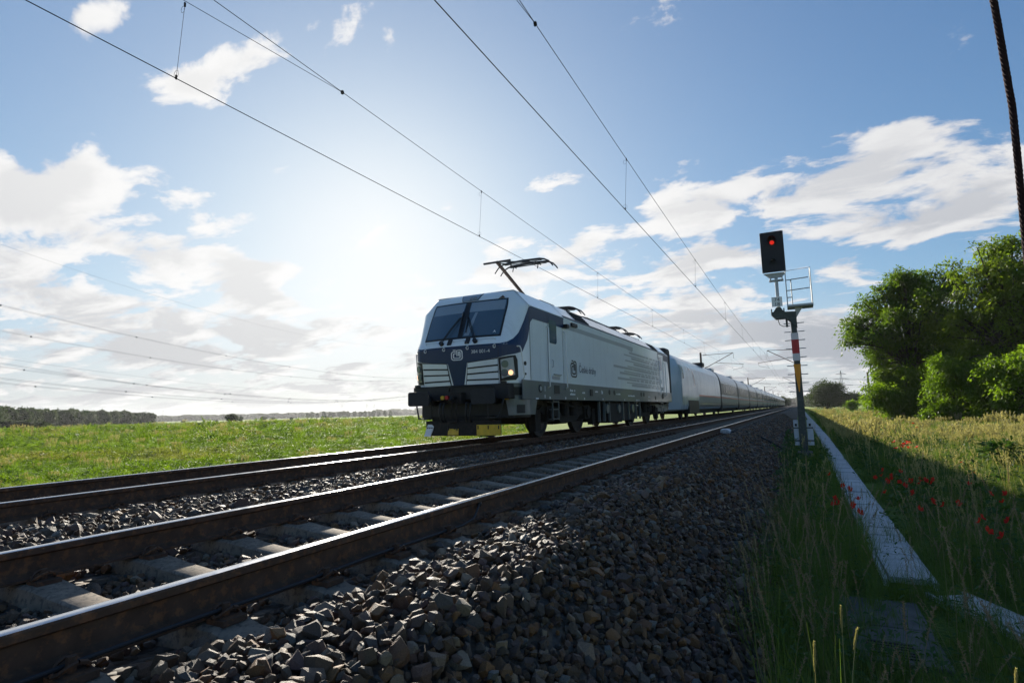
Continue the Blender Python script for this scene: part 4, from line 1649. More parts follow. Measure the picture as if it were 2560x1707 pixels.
# the run of alike short coaches: build the first, then copy it with its parts
PITCH = 15.4
c0 = thing('passenger_coach', 'first glossy window coach behind the slant nosed coach', 'coach', (XC, 50.85, 0), COACH_GROUP)
b = MB()
shell(b, 51.05, 51.05 + PITCH - .35, 5)
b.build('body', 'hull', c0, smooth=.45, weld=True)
b = MB()
full_ = [(x + .015, z) for x, z in SEC[1:]]
ring_ = [(XC + x, z) for x, z in full_] + [(XC - x, z) for x, z in reversed(full_[:-1])]
b.prism(ring_, 'y', 50.55, 51.15)
b.box(XC - 1.44, XC + 1.44, 50.45, 51.25, .45, 1.15)
b.build('gangway', 'rubber', c0)
b = MB()
b.patch([(51.06, 1.72), (51.06 + PITCH - .37, 1.72), (51.06 + PITCH - .37, 2.84), (51.06, 2.84)], coachF, .004, 0, 4, 6)
b.build('window_band', 'band', c0)
for k, (a, L) in enumerate(((2.2, .8), (3.6, 1.7), (5.6, 1.7), (7.6, 1.7), (9.6, 1.7), (11.6, 1.7))):
    b = MB()
    y = 51.05 + a
    b.patch([(y, 1.85), (y + L, 1.85), (y + L, 2.72), (y, 2.72)], coachF, .006, 0, 1, 4)
    b.build('window', 'hullglass', c0)
b = MB()
b.patch([(51.06, 1.40), (51.06 + PITCH - .37, 1.40), (51.06 + PITCH - .37, 1.52), (51.06, 1.52)], coachF, .005, 0, 4, 1)
b.build('red_stripe', 'stripe', c0)
b = MB()
b.patch([(51.1, .56), (51.0 + PITCH - .37, .56), (51.0 + PITCH - .37, 1.02), (51.1, 1.02)], coachF, .006, 0, 4, 3)
b.build('lower_skirt', 'sill', c0)  # grey skirt, coloured darker to take in the grass reflection as well
b = MB()
b.patch([(51.1, 1.03), (51.0 + PITCH - .37, 1.03), (51.0 + PITCH - .37, 1.395), (51.1, 1.395)], coachF, .006, 0, 4, 3)
b.build('painted_reflection_panel', 'grass_reflection', c0)  # darker strip painted in for the grass mirrored in the side
b = MB()
b.box(XC - 1.15, XC + 1.15, 52, 65.4, .25, .6)
b.build('underfloor', 'under', c0)
b = MB()
b.box(XC - .7, XC + .7, 51.6, 53.2, 3.8, 4.02)
b.build('roof_unit', 'greyline', c0, bevel=.05)
wheelset(c0, 50.87)
ORD = 'second third fourth fifth sixth seventh eighth ninth tenth eleventh twelfth thirteenth fourteenth fifteenth sixteenth'.split()
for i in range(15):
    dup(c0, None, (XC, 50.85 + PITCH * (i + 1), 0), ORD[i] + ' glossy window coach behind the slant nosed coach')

# ------------------------------------------------------------------ railway signal
SX, SY = 3.245, 20.0
sg_ = thing('railway_signal', 'tall block signal showing one red lamp above a side platform, beside the stone bank', 'signal', (SX, SY, -.85))


def taper(b, x0, x1, y, z0, z1, w0, w1, m=0):
    vs = []
    for x, z, w in ((x0, z0, w0), (x1, z1, w1)):
        vs += [(x - w, y - w, z), (x + w, y - w, z), (x + w, y + w, z), (x - w, y + w, z)]
    b.add(vs, [(3, 2, 1, 0), (4, 5, 6, 7)] + [(i, (i + 1) % 4, (i + 1) % 4 + 4, i + 4) for i in range(4)], m)


b = MB()
taper(b, SX, SX + .0, SY, -1.2, 3.62, .112, .078)
b.build('mast', 'mast', sg_, bevel=.012)
b = MB()
b.box(SX - .22, SX + .22, SY - .22, SY + .22, -1.3, -.74)
b.build('foundation', 'pit', sg_, bevel=.02)
for k in range(9):
    z = 1.10 + k * .27
    b = MB()
    x0 = -.30 if k % 2 == 0 or k > 4 else -.26
    b.tube([(SX - .29, SY + .02, z), (SX + .29, SY + .02, z)], .014, 6)
    b.build('rung', 'galv', sg_)
# arm carrying the head
b = MB()
b.prism([(SX + .1, 3.62), (SX - .62, 3.66), (SX - .62, 3.56), (SX - .50, 3.42), (SX - .2, 3.42), (SX + .1, 3.10)], 'y', SY - .12, SY + .12)
b.prism([(SX - .55, 3.66), (SX - .25, 3.66), (SX - .33, 3.80), (SX - .46, 3.80)], 'y', SY - .09, SY + .09)
for x in (SX - .60, SX - .24):
    b.box(x - .018, x + .018, SY - .10, SY - .06, 3.60, 3.76)
b.build('side_arm', 'mast', sg_, bevel=.01)
b = MB()
b.box(SX - .22, SX - .16, SY - .05, SY + .03, 3.15, 3.45)
b.tube([(SX - .44, SY, 3.43), (SX - .40, SY, 3.25), (SX - .30, SY, 3.18), (SX - .1, SY, 3.19)], .012, 6)
b.build('junction_box', 'mast', sg_)
b = MB()
b.box(SX - .44, SX - .34, SY - .05, SY + .05, 3.80, 4.76)
b.build('head_post', 'galv', sg_, bevel=.01)
b = MB()
b.prism([(SX - .76, 4.93), (SX - .09, 4.93), (SX - .13, 4.86), (SX - .24, 4.76), (SX - .58, 4.76), (SX - .68, 4.86)], 'y', SY - .06, SY - .03)
b.box(SX - .58, SX - .54, SY - .10, SY + .10, 4.68, 4.86)
b.box(SX - .24, SX - .20, SY - .10, SY + .10, 4.68, 4.86)
b.box(SX - .60, SX - .18, SY - .08, SY + .08, 4.66, 4.71)
b.build('bracket', 'galv', sg_, bevel=.006)
b = MB()
b.box(SX - .775, SX - .085, SY - .20, SY - .17, 4.93, 6.265)
b.box(SX - .66, SX - .20, SY - .17, SY + .05, 5.0, 6.2)
hd = b.build('signal_screen', 'screen', sg_, bevel=.01)
b = MB()
for x in (SX - .755, SX - .105):
    for z in (4.95, 6.245):
        b.disc((x, SY - .205, z), (0, 1, 0), .012, .01, 8)
b.build('corner_bolt', 'galv', hd)


def hood(x, z, r, L):
    b = MB()
    vs, fs = [], []
    n = 14
    for j, (d, rr_) in enumerate(((0, r), (-L, r * 1.05))):
        for i in range(n + 1):
            t = R(-30 + 240 * i / n)
            vs.append((x + rr_ * math.cos(t), SY - .20 + d * (1 if 3 < i < n - 3 else .6), z + rr_ * math.sin(t) * 1.15))
    fs = [(i, i + 1, n + 2 + i, n + 1 + i) for i in range(n)]
    b.add(vs, fs)
    return b.build('lamp_hood', 'rubber', hd)


hood(SX - .425, 5.93, .125, .22)
hood(SX - .435, 5.24, .075, .16)
b = MB()
b.lathe((SX - .425, SY - .20, 5.90), (0, -1, 0), [(0, .068), (.02, .068), (.035, .045), (.04, 0.001)], 20)
b.build('red_lamp', 'redlamp', hd, smooth=True)
b = MB()
b.disc((SX - .435, SY - .205, 5.235), (0, 1, 0), .06, .01, 16)
b.build('unlit_lamp', 'black', hd)
# number plate
b = MB()
b.box(SX - .575, SX - .265, SY - .115, SY - .105, 3.82, 4.13)
npl = b.build('number_plate', 'wpaint', sg_)


def flatF(u, v):
    return Vector((u, SY - .116, v)), Vector((0, -1, 0))


for tx, zz in (('74', 3.99), ('18', 3.84)):
    lettering('number', tx, .165, flatF, SX - .42, zz, 'paintblack', npl, 'CENTER', 1.0, .004)
# platform with railing
plt = MB()
plt.box(SX - .14, SX + .60, SY - .25, SY + .45, 3.76, 3.82)
plt.prism([(SX + .07, 3.76), (SX + .30, 3.76), (SX + .09, 3.42)], 'y', SY - .03, SY + .03)
pf = plt.build('platform', 'galv', sg_)
b = MB()
for q in ([(SX - .12, SY - .2, 3.82), (SX - .12, SY - .2, 4.92), (SX + .58, SY - .2, 4.95), (SX + .58, SY - .2, 3.82)],
          [(SX - .12, SY - .2, 4.62), (SX + .52, SY - .2, 4.65)], [(SX - .12, SY - .2, 4.28), (SX + .55, SY - .2, 4.31)],
          [(SX + .02, SY - .2, 3.82), (SX + .02, SY - .2, 4.62)], [(SX - .12, SY - .2, 4.06), (SX + .02, SY - .2, 4.06)],
          [(SX + .58, SY - .2, 4.95), (SX + .58, SY + .4, 4.95), (SX + .58, SY + .4, 3.82)], [(SX + .58, SY - .2, 4.4), (SX + .58, SY + .4, 4.4)], [(SX + .58, SY + .05, 4.4), (SX + .58, SY + .05, 3.82)]):
    b.tube(q, .017, 6)
b.build('railing', 'galv', pf)
# red and white band, orange wedge
for z0, z1, mm in ((2.725, 2.935, 'pale'), (2.285, 2.725, 'red'), (2.06, 2.285, 'pale')):
    b = MB()
    b.box(SX - .105, SX + .105, SY - .125, SY - .118, z0, z1)
    b.build('band_plate', mm, sg_)
b = MB()
b.prism([(SX - .105, 1.95), (SX + .105, 1.95), (SX + .012, 1.09), (SX - .012, 1.09)], 'y', SY - .128, SY - .122)
b.build('orange_wedge', 'orange', sg_)
b = MB()
for z in (2.0, 1.5, 2.4, 2.8):
    b.box(SX - .02, SX + .02, SY - .12, SY - .09, z - .02, z + .02)
b.box(SX - .115, SX + .115, SY - .115, SY + .115, -.05, -.03)
b.box(SX - .12, SX + .12, SY - .12, SY + .12, -.42, -.40)
b.build('clamp', 'mast', sg_)
for x0, x1 in ((SX - .25, SX - .115), (SX + .12, SX + .285)):
    b = MB()
    b.box(x0, x1, SY - .06, SY + .02, -.55, .22)
    pn = b.build('foot_plate', 'axle', sg_, bevel=.01)
    b = MB()
    b.box((x0 + x1) / 2 - .03, (x0 + x1) / 2 + .03, SY - .064, SY - .061, .03, .11)
    b.build('slot', 'black', pn)
b = MB()
b.box(SX - .26, SX + .29, SY - .07, SY - .03, -.04, 0.0)
b.box(SX - .26, SX + .29, SY - .07, SY - .03, -.43, -.39)
b.build('cross_strap', 'mast', sg_)

# counter box on the rail and its lead
ab = thing('axle_counter', 'small pale counter box fixed to the outside of the rail ahead of the signal', 'track sensor', (1.0, 20.2, -.1))
b = MB()
b.prism([(.83, -.17), (1.14, -.17), (1.14, -.10), (1.06, -.035), (.86, -.035)], 'y', 19.75, 20.35)
b.build('housing', 'axle', ab, bevel=.012)
b = MB()
b.box(.86, 1.0, 19.735, 19.75, -.13, -.06)
b.box(1.02, 1.10, 19.735, 19.75, -.15, -.09)
b.build('cover_plate', 'galv', ab)
b = MB()
b.box(.9, 1.12, 19.8, 20.3, -.26, -.17)
b.build('mount', 'black', ab)
b = MB()
P = [(1.13, 20.05, -.12), (1.35, 19.9, -.13), (1.65, 19.7, -.115), (1.95, 19.6, -.22), (2.3, 19.7, -.42), (2.6, 19.8, -.62), (2.85, 19.85, -.84), (3.1, 19.9, -.96)]
b.tube(P, .022, 7)
tag(b.build('sensor_cable', 'rubber', None, smooth=True), 'black cable looping over the stone from the counter box to the signal foot', 'cable')

# twisted stay cable close to the camera
b = MB()
k = 1.75
pc = [Vector(CAM) + (Vector(p) - Vector(CAM)) * k for p in ((3.765, 1.93, 1.98), (3.78, 1.94, 1.8), (3.79, 1.96, 1.64), (3.8, 1.98, 1.5), (3.803, 2.02, 1.22), (3.805, 2.05, 1.02), (3.808, 2.06, .88))]
top = pc[0] + (pc[0] - pc[2]) * 9
pc = [top] + pc + [Vector((4.27, 3.66, -.2)), Vector((4.275, 3.70, -1.1))]
ln = [0]
for i in range(1, len(pc)):
    ln.append(ln[-1] + (pc[i] - pc[i - 1]).length)
for s in range(6):
    P = []
    for t in np.arange(0, ln[-1], .022):
        c = Vector([float(np.interp(t, ln, [p[i] for p in pc])) for i in range(3)])
        a = t / .16 * 2 * PI + s * PI / 3
        P.append(c + Vector((math.cos(a), math.sin(a), 0)) * .0105)
    b.tube(P, .0062, 5)
tag(b.build('stay_cable', 'cable', None, smooth=True), 'thick dark twisted stay cable rising out of the grass close to the camera', 'cable')

# ------------------------------------------------------------------ overhead line
MY = [0, 80, 160, 240, 320, 400, 480]


def mess(y):
    t = ((y % 80) - 40) / 40
    return 6.38 + .62 * t * t


def line(cx, lab, stag):
    root = thing('overhead_line', lab, 'overhead wire', (cx, 0, 0), 'overhead contact lines')

    def xo(y):
        k = (y / 80.0) % 2
        return cx + stag * (1 - 2 * (k if k <= 1 else 2 - k))
    b = MB()
    b.tube([(xo(y), y, 5.42 - .02 * math.sin(PI * ((y % 80) / 80))) for y in range(-20, 481, 10)], .0072, 6)
    b.build('contact_wire', 'wire', root)
    b = MB()
    b.tube([(cx + (xo(y) - cx) * .4, y, mess(y)) for y in range(-16, 481, 4)], .0058, 6)
    b.build('messenger_wire', 'wire', root)
    for y0 in MY:
        b = MB()
        pts = [(cx + (xo(y) - cx) * .4, y, z) for y, z in ((y0 - 7.7, mess(y0 - 7.7)), (y0 - 4, 6.5), (y0, 6.42), (y0 + 4, 6.5), (y0 + 7.7, mess(y0 + 7.7)))]
        b.tube(pts, .0045, 5)
        for p in (pts[0], pts[-1]):
            b.disc(p, (0, 1, 0), .022, .06, 8)
            b.box(p[0] - .02, p[0] + .02, p[1] - .02, p[1] + .02, p[2] - .035, p[2] + .03)
        b.build('stitch_wire', 'wire', root)
    ds = [4.6] + [13.0 + 10 * i for i in range(6)] + [75.4] + [y0 + 13 + 10 * i for y0 in (80, 160, 240) for i in range(6)]
    for y in ds:
        x1, x2 = cx + (xo(y) - cx) * .4, xo(y)
        zt = mess(y) if abs(y % 80) > 7.7 and abs(y % 80) < 72.3 else 6.5
        b = MB()
        b.tube([(x1, y, zt), (x2, y, 5.41)], .0032, 4)
        b.disc((x1, y, zt - .01), (0, 0, 1), .014, .06, 6)
        b.disc((x2, y, 5.435), (0, 0, 1), .014, .06, 6)
        if y < 40:
            b.tube([(x2 + .05 * math.sin(t), y, 5.48 + .06 * math.cos(t)) for t in np.linspace(0, 2 * PI, 9)], .0025, 4)
            b.tube([(x1 - .04 + .04 * math.cos(t), y, zt - .07 + .05 * math.sin(t)) for t in np.linspace(0, 2 * PI, 9)], .0025, 4)
        b.build('dropper', 'wire', root)


line(XC, 'wire pair hanging above the train, touched by its pantograph', -.22)
line(0.0, 'wire pair hanging above the empty track, crossing high over the signal side', -.22)


def mast(x, cx, y, label, group):
    root = thing('catenary_mast', label, 'mast', (x, y, -1.2), group)
    s = 1 if cx > x else -1
    b = MB()
    b.tube([(x, y, -1.4), (x, y, 8.0)], [.19, .13], 10)
    b.build('post', 'post', root)
    tip = cx - s * .05
    b = MB()
    b.tube([(x + s * .12, y, 7.62), (tip, y, 7.72)], .03, 6)
    for k in range(4):
        b.disc((x + s * (.35 + k * .11), y, 7.63), (1, 0, 0), .07, .05, 8)
    b.build('top_tie', 'post', root)
    b = MB()
    b.tube([(x + s * .14, y, 5.7), (tip, y, 7.72)], .042, 6)
    for k in range(4):
        b.disc((x + s * (.35 + k * .12), y, 5.86 + k * .06), (1, 0, .5), .08, .05, 8)
    b.build('strut', 'post', root)
    b = MB()
    xm = x + s * abs(tip - x) * .42
    b.tube([(xm, y, 6.55), (cx + s * 1.15, y, 6.15)], .026, 6)
    b.tube([(cx + s * 1.05, y, 6.17), (cx + s * 1.05, y, 5.85), (cx + s * .95, y, 5.72), (cx - s * .2, y, 5.46)], .016, 5)
    b.tube([(tip, y, 7.7), (cx, y, 6.98)], .02, 5)
    b.build('registration_arm', 'post', root)
    return root


m1 = mast(-8.18, XC, MY[1], 'brown mast with cantilever arm just behind the front coaches', 'masts behind the train')
m2 = mast(3.62, 0.0, MY[1], 'slim mast whose arm reaches over the empty track from behind the signal', 'masts on the signal side')
w_ = ['second', 'third', 'fourth', 'fifth', 'sixth']
for i, y in enumerate(MY[2:]):
    dup(m1, None, (-8.18, y, -1.2), w_[i] + ' mast along the row standing behind the coaches')
    dup(m2, None, (3.62 - .02 * i, y, -1.2), w_[i] + ' mast along the row beside the empty track past the signal')

# high voltage wires over the meadow
A0, Dv, Nv = Vector((-124.96, 35.83, 0)), Vector((-.21, .978, 0)), Vector((-.978, -.21, 0))
WL = [(0, (.0006, -.130, 36.0), 'single thin earth wire highest over the meadow'), (-3, (.00042, -.11, 23.66), 'upper pair of power wires with spacers over the meadow'),
      (4, (.000425, -.098, 20.31), 'second power wire down, running with spacers over the meadow'), (0, (.00041, -.0906, 14.41), 'single fine wire between the upper and lower power wires'),
      (-3, (.00055, -.1237, 13.43), 'steepest of the lower power wires over the meadow'), (3, (.00033, -.0923, 13.25), 'power wire hanging just under the steepest lower wire'),
      (-6, (.000465, -.0883, 9.85), 'flat power wire second from lowest over the meadow'), (6, (.000457, -.0947, 10.61), 'lowest power wire sagging towards the distant treeline')]
for off, co, lab in WL:
    root = thing('power_line', lab, 'power line', (-250, 70, 0), 'high voltage wires over the meadow')
    twin = 'single' not in lab
    for k in ((-.2, .2) if twin else (0,)):
        b = MB()
        P = []
        for s in range(-30, 201, 6):
            p = (A0 + Nv * off + Dv * s - Vector((CAM.x, CAM.y, 0))) * 2 + Vector((CAM.x, CAM.y, 0))
            z = .688 + (co[0] * s * s + co[1] * s + co[2] - .688) * 2
            P.append((p.x + k * .4, p.y, z + k))
        b.tube(P, .036 if twin else .03, 4)
        b.build('conductor', 'farwire', root)
    if twin:
        b = MB()
        for s in range(-10, 190, 28):
            p = (A0 + Nv * off + Dv * (s + off * 1.5) - Vector((CAM.x, CAM.y, 0))) * 2 + Vector((CAM.x, CAM.y, 0))
            s2 = s + off * 1.5
            z = .688 + (co[0] * s2 * s2 + co[1] * s2 + co[2] - .688) * 2
            b.box(p.x - .2, p.x + .2, p.y - .2, p.y + .2, z - .32, z + .26)
        b.build('spacer', 'farwire', root)


def pylon(az, dist, h, label, group):
    x, y = CAM.x - dist * math.sin(R(az)), dist * math.cos(R(az))
    z0 = -1.4
    root = thing('power_pylon', label, 'pylon', (x, y, z0), group)
    t = Vector((math.cos(R(az)), math.sin(R(az)), 0))
    f = Vector((-t.y, t.x, 0))
    c = Vector((x, y, z0))
    b = MB()
    lev = [(0, 3.2), (.3, 2.1), (.55, 1.2), (.75, .8), (1.0, .15)]
    for a_, b_ in ((1, 1), (1, -1), (-1, -1), (-1, 1)):
        b.tube([c + t * a_ * w + f * b_ * w + Vector((0, 0, h * k)) for k, w in lev], .16, 4)
    for i in range(len(lev) - 1):
        for a_ in (1, -1):
            k0, w0 = lev[i]
            k1, w1 = lev[i + 1]
            b.tube([c + t * a_ * w0 - f * w0 + Vector((0, 0, h * k0)), c - t * a_ * w1 - f * w1 + Vector((0, 0, h * k1))], .09, 4)
    b.build('lattice_tower', 'farwire', root)
    for k, w in ((.58, 9.5), (.76, 7.0), (.90, 4.5)):
        b = MB()
        b.tube([c - t * w + Vector((0, 0, h * k)), c + Vector((0, 0, h * k + .9)), c + t * w + Vector((0, 0, h * k))], .14, 4)
        b.tube([c - t * w + Vector((0, 0, h * k)), c + t * w + Vector((0, 0, h * k))], .12, 4)
        b.build('crossarm', 'farwire', root)


pylon(43.1, 1600, 34, 'hazy pylon alone over the middle of the distant treeline', 'distant pylons across the meadow')
pylon(40.8, 1500, 33, 'hazy pylon in front of the two standing together near the locomotive', 'distant pylons across the meadow')
pylon(40.1, 1700, 36, 'hazy pylon closest to the locomotive buffer', 'distant pylons across the meadow')
pylon(46.0, 2000, 34, 'faint pylon standing apart over the distant treeline', 'distant pylons across the meadow')
pylon(57.9, 1700, 30, 'faint pylon at the end of the dark wood', 'distant pylons across the meadow')
pylon(-3.45, 620, 33, 'lattice pylon rising above the round bush past the signal', 'pylon past the signal')
b = MB()
for k, w in ((.58, 9.5), (.76, 7.0)):
    for sg in (-1, 1):
        x0, y0 = CAM.x + 620 * math.sin(R(3.45)), 620 * math.cos(R(3.45))
        P = [(x0 + sg * w + 260 * t, y0 - 40 * t, 33 * k - 1.4 - 7 * math.sin(PI * t)) for t in np.linspace(-.8, 1, 19)]
        b.tube(P, .07, 4)
tag(b.build('distant_power_line', 'farwire'), 'far power wires strung from the pylon above the round bush', 'power line')
# rusty post behind the verge
b = MB()
b.tube([(14.6, 120, -1.3), (14.6, 120, 6.2)], [.20, .15], 8)
tag(b.build('wooden_post', 'post'), 'plain brown post standing before the locust trees', 'post')

# ------------------------------------------------------------------ vegetation
MT['grass'] = leafmat('green_grass_blades', (.066, .128, .030), (.135, .185, .050), None, .45, .8)
MT['grasswarm'] = leafmat('yellow_green_blades', (.062, .122, .017), (.130, .180, .030), (.18, .19, .052), .45, .3)
MT['meadow'] = leafmat('meadow_blades', (.085, .165, .012), (.155, .245, .018), (.205, .225, .055), .52, .14)
MT['dry'] = leafmat('dry_grass_heads', (.28, .26, .14), (.40, .37, .21), None, .4, .8)
MT['drydark'] = leafmat('brown_grass_heads', (.19, .14, .10), (.32, .26, .18), None, .3, .8)
MT['weed'] = leafmat('weed_leaves', (.035, .085, .020), (.07, .13, .03), None, .35, 1.5)
MT['robinia'] = leafmat('locust_leaves', (.062, .122, .012), (.140, .200, .020), None, .60, .35, .5)
MT['shrub'] = leafmat('bright_shrub_leaves', (.080, .155, .011), (.160, .255, .020), None, .62, .4, .5)
MT['darkleaf'] = leafmat('dark_crown_leaves', (.030, .060, .012), (.072, .108, .022), None, .3, .1)
MT['forest'] = leafmat('wood_leaves', (.022, .045, .012), (.050, .080, .020), None, .35, .03)
MT['poppy'] = leafmat('poppy_petals', (.44, .012, .009), (.60, .035, .014), None, .35, 2)
MT['stem'] = leafmat('green_stems', (.06, .10, .03), (.10, .14, .05), None, .2, 2)


def tuft(name, n, h, spread, w, lean, m, seed, segs=3, curl=1.0):
    r = np.random.RandomState(seed)
    V, F = [], []
    for i in range(n):
        a, rad = r.uniform(0, 2 * PI), spread * math.sqrt(r.rand())
        p = np.array([rad * math.cos(a), rad * math.sin(a), -.03])
        az = r.uniform(0, 2 * PI)
        d = np.array([math.cos(az), math.sin(az), 0])
        s = np.array([-d[1], d[0], 0])
        hh = h * r.uniform(.45, 1.1)
        ln = lean * r.uniform(.3, 1.3)
        ww = w * r.uniform(.6, 1.2)
        o = len(V)
        for k in range(segs + 1):
            t = k / segs
            c = p + d * hh * ln * t ** 2 * curl + np.array([0, 0, hh * (t - .28 * ln * t * t)])
            x = ww * (1 - t ** 1.6) * .5
            if k < segs:
                V += [c - s * x, c + s * x]
            else:
                V += [c, c + s * .0005]
        for k in range(segs):
            F.append((o + 2 * k, o + 2 * k + 1, o + 2 * k + 3, o + 2 * k + 2))
    return bpy.data.objects.new(name, npmesh(name, V, F, m))


def panicle(name, n, h, m, seed, spread=.12, head=.16, plume=.03, w=.003, ns=26):
    r = np.random.RandomState(seed)
    V, F = [], []

    def strip(P, s, wd):
        o = len(V)
        for p in P:
            V.append(p - s * wd)
            V.append(p + s * wd)
        for k in range(len(P) - 1):
            F.append((o + 2 * k, o + 2 * k + 1, o + 2 * k + 3, o + 2 * k + 2))
    for i in range(n):
        a, rad = r.uniform(0, 2 * PI), spread * math.sqrt(r.rand())
        p = np.array([rad * math.cos(a), rad * math.sin(a), 0])
        az = r.uniform(0, 2 * PI)
        d = np.array([math.cos(az), math.sin(az), 0])
        hh = h * r.uniform(.75, 1.15)
        ln = r.uniform(.05, .28)
        pt = lambda t: p + d * hh * ln * t * t + np.array([0, 0, hh * t])
        for ang in (0, PI / 2):
            s = np.array([math.cos(az + ang), math.sin(az + ang), 0])
            strip([pt(t) for t in (0, .35, .7, 1.0)], s, w * .5)
        for k in range(ns):
            t = 1 - head / hh * r.rand()
            c = pt(t)
            q = r.normal(0, 1, 3)
            q[2] = abs(q[2]) * 1.2 + .5
            q /= np.linalg.norm(q)
            L = plume * r.uniform(.5, 1.2) * (1.3 - (1 - t) / max(head / hh, 1e-6) * .5)
            s = np.cross(q, r.normal(0, 1, 3))
            s /= np.linalg.norm(s)
            o = len(V)
            V += [c, c + q * L * .5 + s * w * 1.1, c + q * L, c + q * L * .5 - s * w * 1.1]
            F.append((o, o + 1, o + 2, o + 3))
    return bpy.data.objects.new(name, npmesh(name, V, F, m))


def leafplant(name, n, h, m, seed, L=.12, W=.05, spread=.12):
    r = np.random.RandomState(seed)
    V, F = [], []
    for i in range(n):
        z = h * r.rand()
        a = r.uniform(0, 2 * PI)
        rad = spread * math.sqrt(r.rand()) * (1.1 - .5 * z / h)
        p = np.array([rad * math.cos(a), rad * math.sin(a), z])
        d = np.array([math.cos(a + r.normal(0, .6)), math.sin(a + r.normal(0, .6)), r.normal(.25, .35)])
        d /= np.linalg.norm(d)
        s = np.cross(d, [0, 0, 1]) + r.normal(0, .25, 3)
        s /= np.linalg.norm(s)
        k = r.uniform(.6, 1.2)
        o = len(V)
        V += [p, p + d * L * k * .5 + s * W * k * .5, p + d * L * k - np.array([0, 0, L * .2]), p + d * L * k * .5 - s * W * k * .5]
        F.append((o, o + 1, o + 2, o + 3))
    return bpy.data.objects.new(name, npmesh(name, V, F, m))


def zz(P):
    return np.array([gz(x, y) for x, y in P])


def spread_on(name, P, protos, wts, smin, smax, label, tilt=.12, zoff=-.01, hvar=.25, size=None):
    n = len(P)
    rot = np.column_stack([RNG.normal(0, tilt, n), RNG.normal(0, tilt, n), RNG.uniform(0, 2 * PI, n)])
    s = RNG.uniform(smin, smax, n)
    if size is not None:
        s = s * size
    sc = np.column_stack([s, s, s * np.exp(RNG.normal(0, hvar, n))])
    w = np.array(wts, float)
    idx = RNG.choice(len(protos), n, p=w / w.sum())
    o = scatter(name, np.column_stack([P, zz(P) + zoff]), rot, sc, idx, protos)
    return tag(o, label, None, None, 'stuff')


# --- verge on the signal side
def verge_mask(P, rad=0.0):
    x, y = P[:, 0], P[:, 1]
    tx = 3.79 + .0075 * np.minimum(y - 6.6, 26)
    k = (y > 6.5) & (x > tx - .01 - rad) & (x < tx + .44 + rad)
    k |= (x > 3.36) & (x < 4.0) & (y > 4.62) & (y < 6.1) & (RNG.rand(len(P)) < .8)
    d0, d1 = np.array([4.23, 6.47]), np.array([4.86, 5.10])
    dv = (d1 - d0) / np.linalg.norm(d1 - d0)
    q = P - d0
    al = q @ dv
    k |= (al > 0) & (al < 2.2) & (np.abs(q @ np.array([dv[1], -dv[0]])) < .19 + rad * .5) & (RNG.rand(len(P)) < .92)
    k |= (np.abs(x - SX) < .3) & (np.abs(y - SY) < .3)
    return ~k


near_p = [tuft('short_tuft', 26, .30, .07, .0050, .55, 'grass', 1), tuft('tall_tuft', 20, .52, .06, .0050, .45, 'grass', 2), tuft('wispy_tuft', 16, .42, .08, .0036, .7, 'grasswarm', 3),
          leafplant('herb', 20, .26, 'weed', 4, .06, .022, .09), panicle('seed_stalks', 3, .60, 'drydark', 5, .08, .13, .015, .0017, 80), tuft('flat_tuft', 26, .20, .10, .0055, 1.0, 'grass', 6)]
P = np.column_stack([RNG.uniform(2.62, 10, 9500), RNG.uniform(2.2, 9.0, 9500)])
dens_ = np.where(P[:, 0] < 2.85, .30, np.where(P[:, 0] < 3.35, .9, .72))
bare = (P[:, 0] > 4.2) & (P[:, 0] < 4.55) & (P[:, 1] > 8)
dens_ = np.where(bare, .35, dens_)
P = P[(RNG.rand(len(P)) < dens_) & (verge_mask(P) | (RNG.rand(len(P)) < .05)) & ~((P[:, 0] < 2.95) & (P[:, 1] < 4.2))]
spread_on('verge_grass', P, near_p, (5, 4, 3.4, 2.0, 1.7, 3), .75, 1.25, 'tall dark green grass and seed stalks in the shaded verge close by', .10)
mid_p = [tuft('short_tuft', 34, .30, .16, .009, .6, 'grass', 11), tuft('tall_tuft', 28, .38, .14, .009, .5, 'grasswarm', 12), panicle('seed_stalks', 7, .54, 'dry', 13, .2, .13, .024, .0036, 40),
         leafplant('herb', 34, .34, 'weed', 14, .11, .05, .18), tuft('flat_tuft', 40, .2, .2, .010, 1.0, 'grass', 15)]
P = np.column_stack([RNG.uniform(2.75, 24, 19000), RNG.uniform(8.6, 30, 19000)])
P = P[(P[:, 0] < 4.5 + P[:, 1] * .75) & verge_mask(P, .05)]
P = P[~((P[:, 0] > 4.2) & (P[:, 0] < 4.6) & (RNG.rand(len(P)) < .5))]
sunny = P[:, 0] > 7.5
P1_, P2_ = P[~sunny], P[sunny]
spread_on('verge_grass', P1_, mid_p, (5, 2.2, .5, 1.6, 4), .7, 1.15, 'dark grass of the verge between trough and sunlit strip', .10)
spread_on('sunlit_grass', P2_, mid_p, (3.4, 5, .9, 1.4, 2.6), .7, 1.15, 'yellow green tall grass with pale seed heads standing in the sun', .12)
far_p = [tuft('far_tuft', 46, .42, .34, .022, .5, 'grasswarm', 21), panicle('far_stalks', 14, .52, 'dry', 22, .36, .2, .09, .013), tuft('far_green', 46, .4, .34, .022, .7, 'grass', 23)]
r_ = 28 * np.exp(RNG.rand(9000) * math.log(9))
a_ = RNG.uniform(-2, 24, 9000)
P = np.column_stack([CAM.x + r_ * np.sin(np.radians(a_)), r_ * np.cos(np.radians(a_))])
P = P[(P[:, 0] > 4.6 + (P[:, 1] > 60) * .2)]
spread_on('sunlit_grass', P, far_p, (5, 1.0, 2.8), .7, 1.15, 'straw coloured tall grass running along the railway into the distance', .12)

